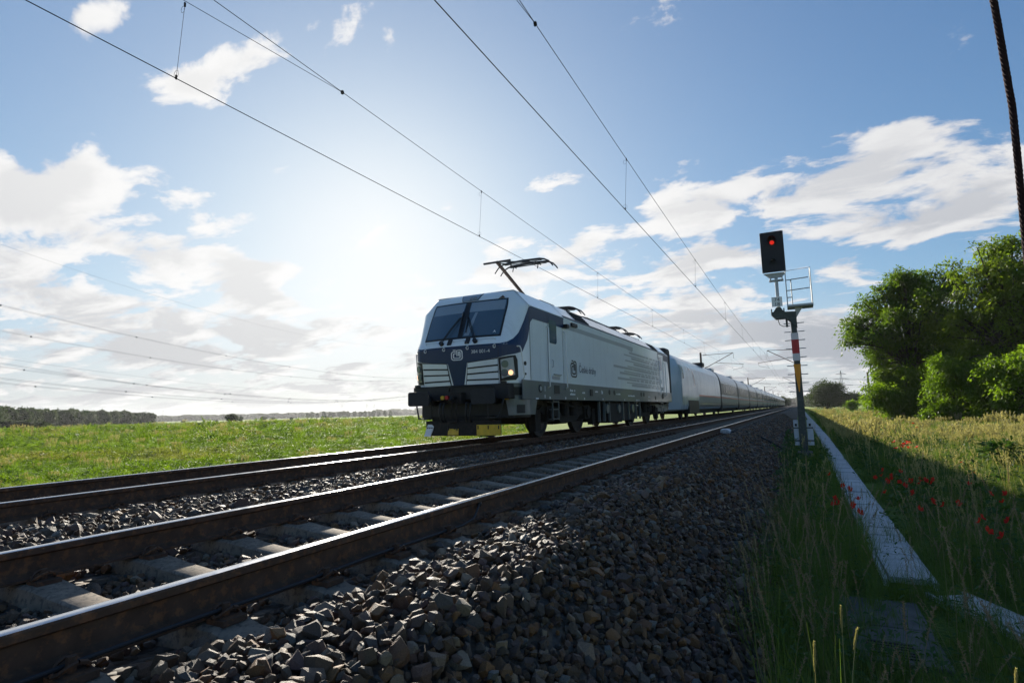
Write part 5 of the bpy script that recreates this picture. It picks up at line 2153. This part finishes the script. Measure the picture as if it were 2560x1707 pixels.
# --- meadow on the other side
mead_p = [tuft('meadow_tuft', 60, .34, .42, .022, .7, 'meadow', 31), tuft('meadow_tall', 50, .5, .36, .020, .5, 'meadow', 32), leafplant('meadow_herb', 90, .36, 'meadow', 33, .20, .10, .42),
          panicle('meadow_stalks', 18, .55, 'dry', 34, .4, .16, .07, .010), tuft('meadow_low', 60, .2, .5, .026, 1.1, 'meadow', 35), leafplant('meadow_dock', 80, .5, 'weed', 36, .2, .1, .36)]
r_ = 15 * np.exp(RNG.rand(46000) * math.log(24))
a_ = RNG.uniform(24, 72, 46000)
P = np.column_stack([CAM.x - r_ * np.sin(np.radians(a_)), r_ * np.cos(np.radians(a_))])
P = P[(P[:, 0] < -8.6) & (P[:, 1] > 3)]
rr_ = np.hypot(P[:, 0], P[:, 1])
from mathutils import noise as mnoise
nz = np.array([mnoise.noise(Vector((x * .16, y * .16, .3))) for x, y in P])
nz2 = np.array([mnoise.noise(Vector((x * .05, y * .05, 5.3))) for x, y in P])
sel = nz > .12
ssz = np.clip(rr_ / 55, .55, 2.2)
spread_on('meadow_grass', P[~sel], mead_p, (4, 1.2, 1.8, .12, 6, .05), .7, 1.2, 'fine green and straw meadow grass beyond the tracks', .1, -.02, .25, ssz[~sel] * .9)
spread_on('meadow_grass', P[sel], mead_p, (3, 2.0, 3.2, .02, 3.0, .08), .8, 1.35, 'lush bright green clumps standing in the meadow', .1, -.02, .3, ssz[sel] * .95)


# --- single plants
pop = [(5.79, 21.86), (5.51, 19.08), (5.88, 20.91), (5.85, 20.21), (6.12, 21.66), (6.06, 20.91), (6.06, 20.47), (5.69, 19.39), (5.78, 19.09), (6.01, 19.11), (9.11, 40.57), (8.19, 33.73), (4.48, 12.77), (4.4, 11.92), (4.21, 11.51), (4.77, 12.3), (4.41, 11.17), (4.4, 10.92), (4.47, 11.31), (4.47, 11.06), (4.48, 10.82), (4.54, 10.95), (4.54, 10.5), (4.61, 10.69), (4.63, 10.63), (4.78, 10.9), (4.84, 11.08), (4.9, 11.24), (4.89, 11.05), (4.88, 10.7), (4.99, 11.19), (6.07, 14.48), (5.78, 12.16), (5.43, 11.0), (5.36, 9.73), (5.53, 9.61), (4.47, 9.24), (4.17, 9.33), (4.57, 8.96), (4.42, 8.31), (4.57, 8.52), (4.68, 8.7), (4.86, 8.68), (5.32, 9.04), (5.07, 7.78), (4.74, 7.37), (4.83, 7.7), (4.74, 6.6), (4.7, 6.86), (3.83, 8.92), (3.68, 8.38), (3.73, 7.92), (3.77, 7.83), (3.56, 8.35), (3.53, 8.44), (3.45, 8.39), (3.66, 10.05), (3.58, 11.36), (3.76, 9.67), (6.38, 46.28), (6.59, 56.89), (5.92, 52.03), (6.21, 39.42), (6.13, 34.89)]
pk = random.Random(9)


def poppy_parts(h, seed):
    r = random.Random(seed)
    b = MB()
    lean = Vector((r.uniform(-.06, .06), r.uniform(-.06, .06), 0))
    b.tube([Vector((0, 0, -.05)), lean * .5 + Vector((0, 0, h * .6)), lean + Vector((0, 0, h))], .003, 4)
    tilt = Vector((r.uniform(-.5, .5), r.uniform(-1.0, .1), .9)).normalized()
    e = tilt.orthogonal().normalized()
    f = tilt.cross(e)
    p = MB()
    c = lean + Vector((0, 0, h))
    for k in range(5):
        t0 = k * 2 * PI / 5 + r.uniform(-.2, .2)
        vs = [c]
        for dt, rad, up in ((-.62, .036, .020), (-.32, .052, .034), (.0, .056, .038), (.32, .052, .034), (.62, .036, .020)):
            vs.append(c + (e * math.cos(t0 + dt) + f * math.sin(t0 + dt)) * rad + tilt * up * r.uniform(.7, 1.2))
        p.add(vs, [(0, 1, 2), (0, 2, 3), (0, 3, 4), (0, 4, 5)])
    return b, p


pvar = []
for i in range(6):
    h = .42 + .04 * i
    b, p = poppy_parts(h, 40 + i)
    s_ = b.build('stem', 'stem')
    f_ = p.build('flower', 'poppy')
    pvar.append((h, s_.data, f_.data))
    bpy.data.objects.remove(s_)
    bpy.data.objects.remove(f_)
for i, (x, y) in enumerate(pop):
    if y > 30:
        lab = 'red poppy far along the sunlit edge of the verge'
    elif y > 17:
        lab = 'bright red poppy in the cluster where shade meets sunlit grass'
    elif x < 3.9:
        lab = 'red poppy growing against the pale cable trough'
    elif 10.3 < y < 11.45 and 4.3 < x < 5.1:
        lab = 'dark red poppy in the dense shaded cluster amid the verge'
    else:
        lab = 'red poppy standing alone in the shaded verge grass'
    h, sm, fm = pvar[i % 6]
    ro = thing('poppy', lab, 'poppy', (x + pk.uniform(-.03, .03), y, -.55 - h + pk.uniform(-.03, .03)), 'red poppies in the verge')
    ro.rotation_euler = (0, 0, pk.uniform(-1.2, 1.2))
    ro.scale = (1.3, 1.3, 1.0) if y > 17 else (.62, .62, 1.0)
    for nm, me in (('stem', sm), ('flower', fm)):
        link(nm, me, ro)


def stalk(x, y, ztop, lean, label, seed, bend=.3):
    r = random.Random(seed)
    z0 = gz(x, y)
    root = thing('grass_stalk', label, 'grass stalk', (x, y, z0), 'tall seed stalks in front')
    h = ztop - z0
    d = Vector((lean, .1 * lean, 0))
    pt = lambda t: Vector((x, y, z0)) + d * (t ** 2) * h - d * h * .0 + Vector((0, 0, h * (t - (bend * max(0, t - .75) ** 2))))
    b = MB()
    b.tube([pt(t) for t in np.linspace(0, 1, 9)], [.0028 - .0016 * t for t in np.linspace(0, 1, 9)], 5)
    b.build('stem', 'dry', root)
    b = MB()
    for k in range(260):
        t = 1 - .15 * k / 260
        c = pt(t)
        a = k * 2.4
        q = Vector((math.cos(a) * .38, math.sin(a) * .38, .92)).normalized()
        L = .014 * (1.0 if 30 < k < 225 else .7) * r.uniform(.8, 1.2)
        s_ = q.cross(Vector((0, 0, 1))).normalized()
        b.add([c, c + q * L * .5 + s_ * .0026, c + q * L, c + q * L * .5 - s_ * .0026], [(0, 1, 2, 3)])
    b.build('seed_head', 'dry', root)
    for k in range(3):
        b = MB()
        t0 = .15 + .2 * k
        a = r.uniform(0, 6)
        c = pt(t0)
        D_ = Vector((math.cos(a), math.sin(a), 0))
        S_ = Vector((-D_.y, D_.x, 0))
        vs = []
        for i in range(5):
            t = i / 4
            q = c + D_ * .22 * t + Vector((0, 0, .20 * t - .22 * t * t))
            vs += [q - S_ * .004 * (1 - t), q + S_ * .004 * (1 - t) + S_ * .0004]
        b.add(vs, [(2 * i, 2 * i + 1, 2 * i + 3, 2 * i + 2) for i in range(4)])
        b.build('blade', 'grasswarm', root)


stalk(3.28, 2.95, -.17, .02, 'upright golden seed stalk in front of the dark pit cover', 1)
stalk(3.27, 2.78, -.17, .09, 'golden seed stalk bending over beside the upright one', 2, .9)
stalk(3.16, 2.51, -.18, .03, 'short golden seed stalk lowest at the frame edge near the stone bank', 3)
stalk(3.76, 2.63, -.22, .05, 'pale seed stalk standing apart in front of the branching trough', 4)
stalk(3.22, 13.0, -.32, .03, 'tall pale seed stalk between stone bank and trough near the signal', 5)
stalk(4.82, 8.0, -.40, .06, 'feathery stalk rising from the shaded verge beyond the trough', 6)

# weeds at the signal foot and at the edge of the shade
for x, y, h, lab in ((2.98, 17.4, .95, 'slender branching weed in front of the signal foot'), (2.80, 16.2, .6, 'low weed at the stone edge before the signal')):
    ro = thing('tall_weed', lab, 'weed', (x, y, gz(x, y)), 'weeds before the signal')
    b = MB()
    z0 = gz(x, y)
    r = random.Random(int(y * 10))
    b.tube([(x, y, z0), (x - .05, y, z0 + h * .5), (x - .16, y, z0 + h)], .007, 5)
    tips = []
    for k in range(9):
        t = .25 + .08 * k
        c = Vector((x - .16 * t * t, y, z0 + h * t))
        q = Vector((r.uniform(-1, 1), r.uniform(-1, 1), .7)).normalized() * r.uniform(.12, .28)
        b.tube([c, c + q * .6, c + q], .004, 4)
        tips += [c + q * u for u in (.5, .8, 1.0)]
    b.build('stem', 'stem', ro)
    b = MB()
    for c in tips:
        for k in range(7):
            q = Vector((r.gauss(0, 1), r.gauss(0, 1), r.gauss(.2, .6))).normalized()
            s_ = q.orthogonal().normalized()
            L = r.uniform(.05, .10)
            b.add([c, c + q * L * .5 + s_ * .014, c + q * L, c + q * L * .5 - s_ * .014], [(0, 1, 2, 3)])
    b.build('leaves', 'weed', ro)
for x, y, lab in ((7.75, 18.9, 'broad leaved weed clump at the edge of the train shadow'),):
    ro = thing('broad_weed', lab, 'weed', (x, y, gz(x, y)))
    p = leafplant('leaves', 260, .75, 'weed', 77, .26, .12, .5)
    link('leaves', p.data, ro)
    b = MB()
    for k in range(6):
        a = k * 1.05
        b.tube([(x, y, gz(x, y)), (x + .3 * math.cos(a), y + .3 * math.sin(a), gz(x, y) + .6)], .012, 5)
    b.build('stem', 'stem', ro)


# --- trees
def crown(lobes, n_cl, per, L, W, cr, seed, droop=.25, flat=.6, shell_=.5):
    r = np.random.RandomState(seed)
    lob = np.array(lobes, float)
    w = lob[:, 3] ** 2.2
    k = r.choice(len(lob), n_cl, p=w / w.sum())
    d = r.normal(0, 1, (n_cl, 3))
    d /= np.linalg.norm(d, axis=1)[:, None]
    rad = lob[k, 3] * (shell_ + (1.08 - shell_) * r.rand(n_cl) ** .6)
    c = lob[k, :3] + d * rad[:, None] * np.array([1, 1, .92])
    out = d
    n = n_cl * per
    cc = np.repeat(c, per, 0)
    oo = np.repeat(out, per, 0)
    cs = np.repeat(cr * r.uniform(.6, 1.35, n_cl), per)
    off = r.normal(0, 1, (n, 3)) * cs[:, None] * np.array([.62, .62, .62 * flat])
    off[:, 2] -= droop * (off[:, 0] ** 2 + off[:, 1] ** 2) / np.maximum(cs, 1e-3)
    base = cc + off
    dr = oo * .6 + off / np.maximum(cs, 1e-3)[:, None] * .6 + r.normal(0, .45, (n, 3))
    dr[:, 2] -= droop * 1.4
    dr /= np.linalg.norm(dr, axis=1)[:, None]
    up = np.array([0, 0, 1.0]) + r.normal(0, .55, (n, 3))
    s = np.cross(dr, up)
    s /= np.maximum(np.linalg.norm(s, axis=1), 1e-6)[:, None]
    ll = (L * r.uniform(.6, 1.25, n))[:, None]
    ww = (W * r.uniform(.7, 1.2, n))[:, None] * .5
    V = np.stack([base, base + dr * ll * .45 + s * ww, base + dr * ll, base + dr * ll * .45 - s * ww], 1).reshape(-1, 3)
    F = np.arange(n * 4).reshape(n, 4)
    return V, F, c


def ragged(lobes, seed, k=7):
    """break each lobe into smaller flattened sprays that stick out unevenly"""
    r = np.random.RandomState(seed + 300)
    out = []
    for x, y, z, q in lobes:
        out.append((x, y, z, q * .55))
        for i in range(k):
            d = r.normal(0, 1, 3)
            d /= np.linalg.norm(d)
            f = r.uniform(.6, 1.22)
            out.append((x + d[0] * q * f, y + d[1] * q * f, z + d[2] * q * f * .85, q * r.uniform(.26, .46)))
    return out


def tree(name, label, cat, base, trunk_r, lobes, n_cl, per, L, W, cr, seed, m, group=None, droop=.25, flat=.6, shell_=.5, twigs=60):
    root = thing(name, label, cat, base, group)
    B = Vector(base)
    V, F, c = crown(lobes, n_cl, per, L, W, cr, seed, droop, flat, shell_)
    V = V - np.array(base)
    link('crown', npmesh('crown', V, F, m), root)
    b = MB()
    lob = sorted(lobes, key=lambda q: q[2])
    cen = np.mean(np.array(lobes)[:, :3], 0)
    fork = Vector((B.x * .6 + cen[0] * .4, B.y * .6 + cen[1] * .4, B.z + (cen[2] - B.z) * .55))
    b.tube([B - Vector((0, 0, .3)), B * .5 + fork * .5 + Vector((.1, 0, 0)), fork], [trunk_r * 1.25, trunk_r, trunk_r * .75], 9)
    for q in lob:
        e = Vector(q[:3])
        if e.z < fork.z - 1:
            st = B * .6 + fork * .4
        else:
            st = fork
        mid = st * .5 + e * .5 + Vector((0, 0, .12 * (e - st).length))
        b.tube([st, mid, e], [trunk_r * .5, trunk_r * .32, trunk_r * .14], 6)
    b.build('trunk', 'bark', root)
    rk_ = np.random.RandomState(seed + 5)
    b = MB()
    for i in rk_.choice(len(c), min(twigs, len(c)), False):
        p = Vector(c[i])
        q = min(lobes, key=lambda w_: (Vector(w_[:3]) - p).length)
        e = Vector(q[:3])
        b.tube([e, (e + p) / 2 + Vector((0, 0, .15)), p], [trunk_r * .14, trunk_r * .09, trunk_r * .04], 4)
    b.build('twigs', 'bark', root)
    return root


LB = [(10.15, 69.4, 8.84, 1.91), (8.93, 67.86, 7.4, 1.12), (11.89, 69.66, 10.78, 2.1), (13.12, 69.03, 12.3, 1.9), (14.95, 68.68, 12.6, 1.9), (14.57, 68.38, 9.41, 3.2), (12.5, 68.19, 6.93, 2.5), (17.14, 69.08, 12.4, 1.9), (11.91, 68.65, 3.92, 1.9), (15.61, 67.94, 6.23, 2.3), (10.4, 70.1, 6.45, 1.15), (9.6, 68.5, 8.2, .9)]
LA = [(19.45, 62.02, 13.6, 1.7), (17.69, 60.84, 12.0, 1.8), (17.86, 62.35, 8.98, 3.3), (19.87, 60.48, 11.43, 2.4), (20.62, 62.77, 8.75, 3.2), (17.98, 63.72, 5.64, 3.1), (20.08, 61.71, 4.92, 3.4), (16.14, 64.09, 8.63, 2.2), (21.2, 59.66, 10.35, 3.0), (22.26, 61.12, 6.14, 4.0), (24.5, 62, 10, 3.5)]
L1 = [(11.11, 65.79, .86, 1.7), (12.49, 67.07, 2.52, 1.8), (12.96, 65.66, .39, 1.9), (11.57, 65.98, -.2, 1.3)]
L2 = [(14.91, 61.28, 1.46, 2.3), (16.18, 59.51, 2.82, 2.1), (13.82, 59.49, -.1, 1.4), (15.93, 59.53, .31, 1.9), (15.19, 60.22, 3.28, 1.75)]
L3 = [(17.43, 56.1, 1.26, 2.2), (18.26, 54.77, 2.81, 1.85), (17.2, 56.86, -.1, 1.5), (18.74, 55.81, .0, 1.9), (20.26, 55.46, 1.14, 2.4), (22.5, 56, 1.5, 2.5)]
tree('locust_tree', 'taller locust tree with ragged top behind the stay cable', 'tree', (19.4, 62, -1.2), .30, ragged(LA, 1), 1500, 34, .34, .15, .52, 1, 'robinia', 'locust trees by the verge', .35, .55, .45, 160)
tree('locust_tree', 'lower locust tree whose branches reach out towards the signal', 'tree', (14.2, 68.5, -1.2), .26, ragged(LB, 2), 1080, 34, .34, .15, .52, 2, 'robinia', 'locust trees by the verge', .35, .55, .42, 160)
for nm, base, lb, sd_, lab in (('green_shrub', (12.2, 66, -1.2), L1, 3, 'bright green shrub at the foot of the lower locust tree'), ('green_shrub', (15.2, 60.4, -1.2), L2, 4, 'broad sunlit shrub between the two locust trees'),
                               ('green_shrub', (18.6, 56, -1.2), L3, 5, 'big shrub under the taller locust tree')):
    tree(nm, lab, 'shrub', base, .10, ragged(lb, sd_), 720, 36, .28, .13, .44, sd_, 'shrub', 'shrubs under the locust trees', .35, .55, .5, 40)
tree('round_bush', 'dark rounded bush standing alone past the signal', 'bush', (12.2, 230, -1.25), .3, [(11.79, 229.39, 5.4, 3.6), (10.37, 231.06, 4.25, 3.2), (13.7, 230.08, 4.0, 3.4), (15.14, 228.34, 5.9, 2.4), (12.26, 230.63, 2.4, 3.2), (9.52, 231.77, 1.9, 2.1)], 700, 22, .55, .3, .9, 6, 'darkleaf', None, .2, .7, .5, 20)
tree('low_bush', 'low dark bush behind the round one, towards the post', 'bush', (18.8, 230, -1.25), .2, [(18.82, 229.47, 2.2, 2.2), (16.92, 231.15, 1.7, 1.8), (20.74, 228.69, 2.4, 2.0)], 300, 20, .5, .28, .8, 7, 'darkleaf', None, .2, .7, .5, 10)
tree('low_bush', 'olive green bush right at the foot of the brown post', 'bush', (15.0, 119.8, -1.2), .1, [(14.62, 119.2, .9, 1.2), (15.5, 120.4, .5, 1.1)], 220, 22, .32, .17, .5, 8, 'shrub', None, .2, .7, .5, 10)
tree('low_bush', 'small round green bush between round bush and brown post', 'bush', (13.7, 149.8, -1.2), .08, [(13.72, 149.77, .3, .9)], 120, 20, .32, .17, .4, 9, 'shrub', None, .2, .7, .5, 8)

# tree copies for the far side
fk = random.Random(21)
vars_ = []
for i in range(5):
    h = 14.0
    lb = [(fk.uniform(-1.8, 1.8), fk.uniform(-1.8, 1.8), h * u, rr2) for u, rr2 in ((.42, 3.4), (.55, 3.8), (.68, 3.5), (.80, 2.9), (.90, 2.0), (.3, 2.6), (.16, 2.4))]
    V, F, c = crown(lb, 330, 13, 1.15, .62, 1.0, 60 + i, .15, .7, .55)
    b = MB()
    b.tube([(0, 0, -1), (0, 0, h * .5), (.2, 0, h * .8)], [.35, .28, .1], 7)
    t_ = b.build('trunk', 'bark')
    vars_.append((npmesh('crown', V, F, 'forest'), t_.data))
    bpy.data.objects.remove(t_)


def far_tree(name, az, dist, s, label, cat, group, zs=1.0, wide=1.0):
    x, y = CAM.x - dist * math.sin(R(az)), dist * math.cos(R(az))
    ro = thing(name, label, cat, (x, y, -1.4), group)
    ro.scale = (s * wide, s * wide, s * zs)
    ro.rotation_euler = (0, 0, fk.uniform(0, 6.28))
    cm, tm = vars_[fk.randrange(5)]
    link('crown', cm, ro)
    link('trunk', tm, ro)
    return ro


az = 70.5
i = 0
while az > 58.6:
    t = (70.5 - az) / 11.9
    d = 340 + 290 * t + fk.uniform(-12, 12)
    far_tree('wood_tree', az, d, fk.uniform(.66, .82) * (1 - .18 * max(0, t - .85) / .15), 'tree in the front row of the dark wood across the meadow', 'tree', 'front trees of the dark wood', 1, 1.1)
    az -= fk.uniform(.20, .32) * (1 - .35 * t)
V_, F_ = [], []
o_ = 0
P, I = [], []
for k in range(260):
    a = fk.uniform(58.9, 73)
    t = (70.5 - a) / 11.9
    d = (352 + 290 * t) * fk.uniform(1.02, 1.25)
    P.append((CAM.x - d * math.sin(R(a)), d * math.cos(R(a)), -1.4))
    I.append(fk.randrange(5))
n = len(P)
fp = [bpy.data.objects.new('wood_shape', v[0]) for v in vars_]
s_ = RNG.uniform(.60, .70, n)
tag(scatter('wood_mass', P, np.column_stack([np.zeros(n), np.zeros(n), RNG.uniform(0, 6, n)]), np.column_stack([s_ * 1.15, s_ * 1.15, s_]), I, fp), 'rear trees of the dark wood across the meadow', None, None, 'stuff')
for a, d, s, lab in ((67.9, 300, .36, 'low dark thicket before the wood'), (66.9, 296, .34, 'low dark thicket before the wood'), (66.0, 302, .30, 'low dark thicket before the wood')):
    far_tree('thicket', a, d, s, lab, 'thicket', 'thickets before the dark wood', .75, 2.4)
ro = far_tree('meadow_bush', 52.6, 236, .30, 'rounded green bush standing alone in the middle of the meadow', 'bush', None, 1.0, 1.35)
for a, d, s, w2, lab in ((51.9, 520, .30, 1.5, 'bush just behind the lone rounded bush'), (50.0, 700, .30, 2.4, 'wide low bush across the meadow, widest of its row'), (49.2, 720, .24, 1.8, 'smaller bush beside the wide low one'), (47.6, 640, .19, 2.2, 'small dark bush apart in the hazy meadow'),
                       (40.7, 300, .11, 2.6, 'tiny dark bush close to the locomotive buffer'), (53.8, 560, .12, 2.4, 'tiny dark bush short of the lone rounded bush'), (56.4, 600, .14, 3.0, 'flat dark bush near the end of the wood')):
    far_tree('meadow_bush', a, d, s, lab, 'bush', 'bushes dotted over the meadow', 1, w2)
for k in range(17):
    a = 46.2 - k * .47 + fk.uniform(-.12, .12)
    far_tree('avenue_tree', a, 1250 + fk.uniform(-40, 40), fk.uniform(.75, 1.0), 'hazy tree in the distant avenue across the meadow', 'tree', 'avenue trees across the meadow', 1.0, .95)
# distant treeline, one hazy mass
P, I, S = [], [], []
for k in range(1500):
    a = fk.uniform(-8, 60)
    d = fk.uniform(1900, 2600)
    if 20 > a > -8 and fk.random() < .4:
        d *= .75
    if 36 < a < 47 and fk.random() < .45:
        continue
    P.append((CAM.x - d * math.sin(R(a)), d * math.cos(R(a)), -1.4))
    I.append(fk.randrange(5))
    S.append(fk.uniform(.95, 1.35) * (1.25 if 33 < a < 40 else 1))
n = len(P)
S = np.array(S)
tag(scatter('distant_woods', P, np.column_stack([np.zeros(n), np.zeros(n), RNG.uniform(0, 6, n)]), np.column_stack([S * 2.2, S * 2.2, S]), I, fp), 'hazy woods along the horizon', None, None, 'stuff')
for a, d, s, lab in ((-8.8, 108, .8, 'tree seen through the gaps of the locust trees'), (-9.2, 98, .75, 'tree seen through the gaps of the locust trees'), (-11.5, 100, .85, 'tree seen through the gaps of the locust trees'), (-13.8, 92, .9, 'tree seen through the gaps of the locust trees')):
    far_tree('verge_tree', a, d, s, lab, 'tree', 'trees behind the locust trees', 1, 1.3)
for i in range(18):
    a = -1.15 - 3.6 * ((i * .618) % 1)
    d = 430 + 24 * i
    far_tree('verge_tree', a, d, .62 + .012 * i, 'dark tree in the long row far past the round bush', 'tree', 'trees far past the round bush', 1, 1.5)
# trees where the line runs out, both sides
for a, d, s, lab in ((1.55, 520, .62, 'dark tree behind the last coaches'), (1.25, 560, .66, 'dark tree behind the last coaches'), (.95, 640, .6, 'dark tree behind the last coaches'), (2.2, 470, .5, 'dark tree behind the last coaches')):
    far_tree('line_tree', a, d, s, lab, 'tree', 'trees behind the last coaches', 1, 1.2)
for a, d, s, lab in ((-.55, 520, .62, 'dark tree close past the signal, where the verge runs out'), (-.95, 500, .7, 'dark tree close past the signal, where the verge runs out'), (-3.2, 400, .45, 'dark tree in the row behind the round bush'), (-4.2, 390, .42, 'dark tree in the row behind the round bush'), (-5.2, 380, .40, 'dark tree in the row behind the round bush')):
    far_tree('verge_tree', a, d, s, lab, 'tree', 'trees past the signal', 1, 1.3)

# ------------------------------------------------------------------ air
hz = MB()
hz.box(-4000, 4000, -400, 4200, -3.2, 60)
ho = hz.build('haze', 'wire')
ho.data.materials.clear()
hm = bpy.data.materials.new('haze_air')
hm.use_nodes = True
nt = hm.node_tree
nt.nodes.clear()
pv = nt.nodes.new('ShaderNodeVolumePrincipled')
pv.inputs['Color'].default_value = (.93, .96, 1.0, 1)
pv.inputs['Density'].default_value = .00009
pv.inputs['Anisotropy'].default_value = .35
om = nt.nodes.new('ShaderNodeOutputMaterial')
nt.links.new(pv.outputs[0], om.inputs['Volume'])
ho.data.materials.append(hm)
tag(ho, 'thin pale air over the whole meadow', None, None, 'stuff')
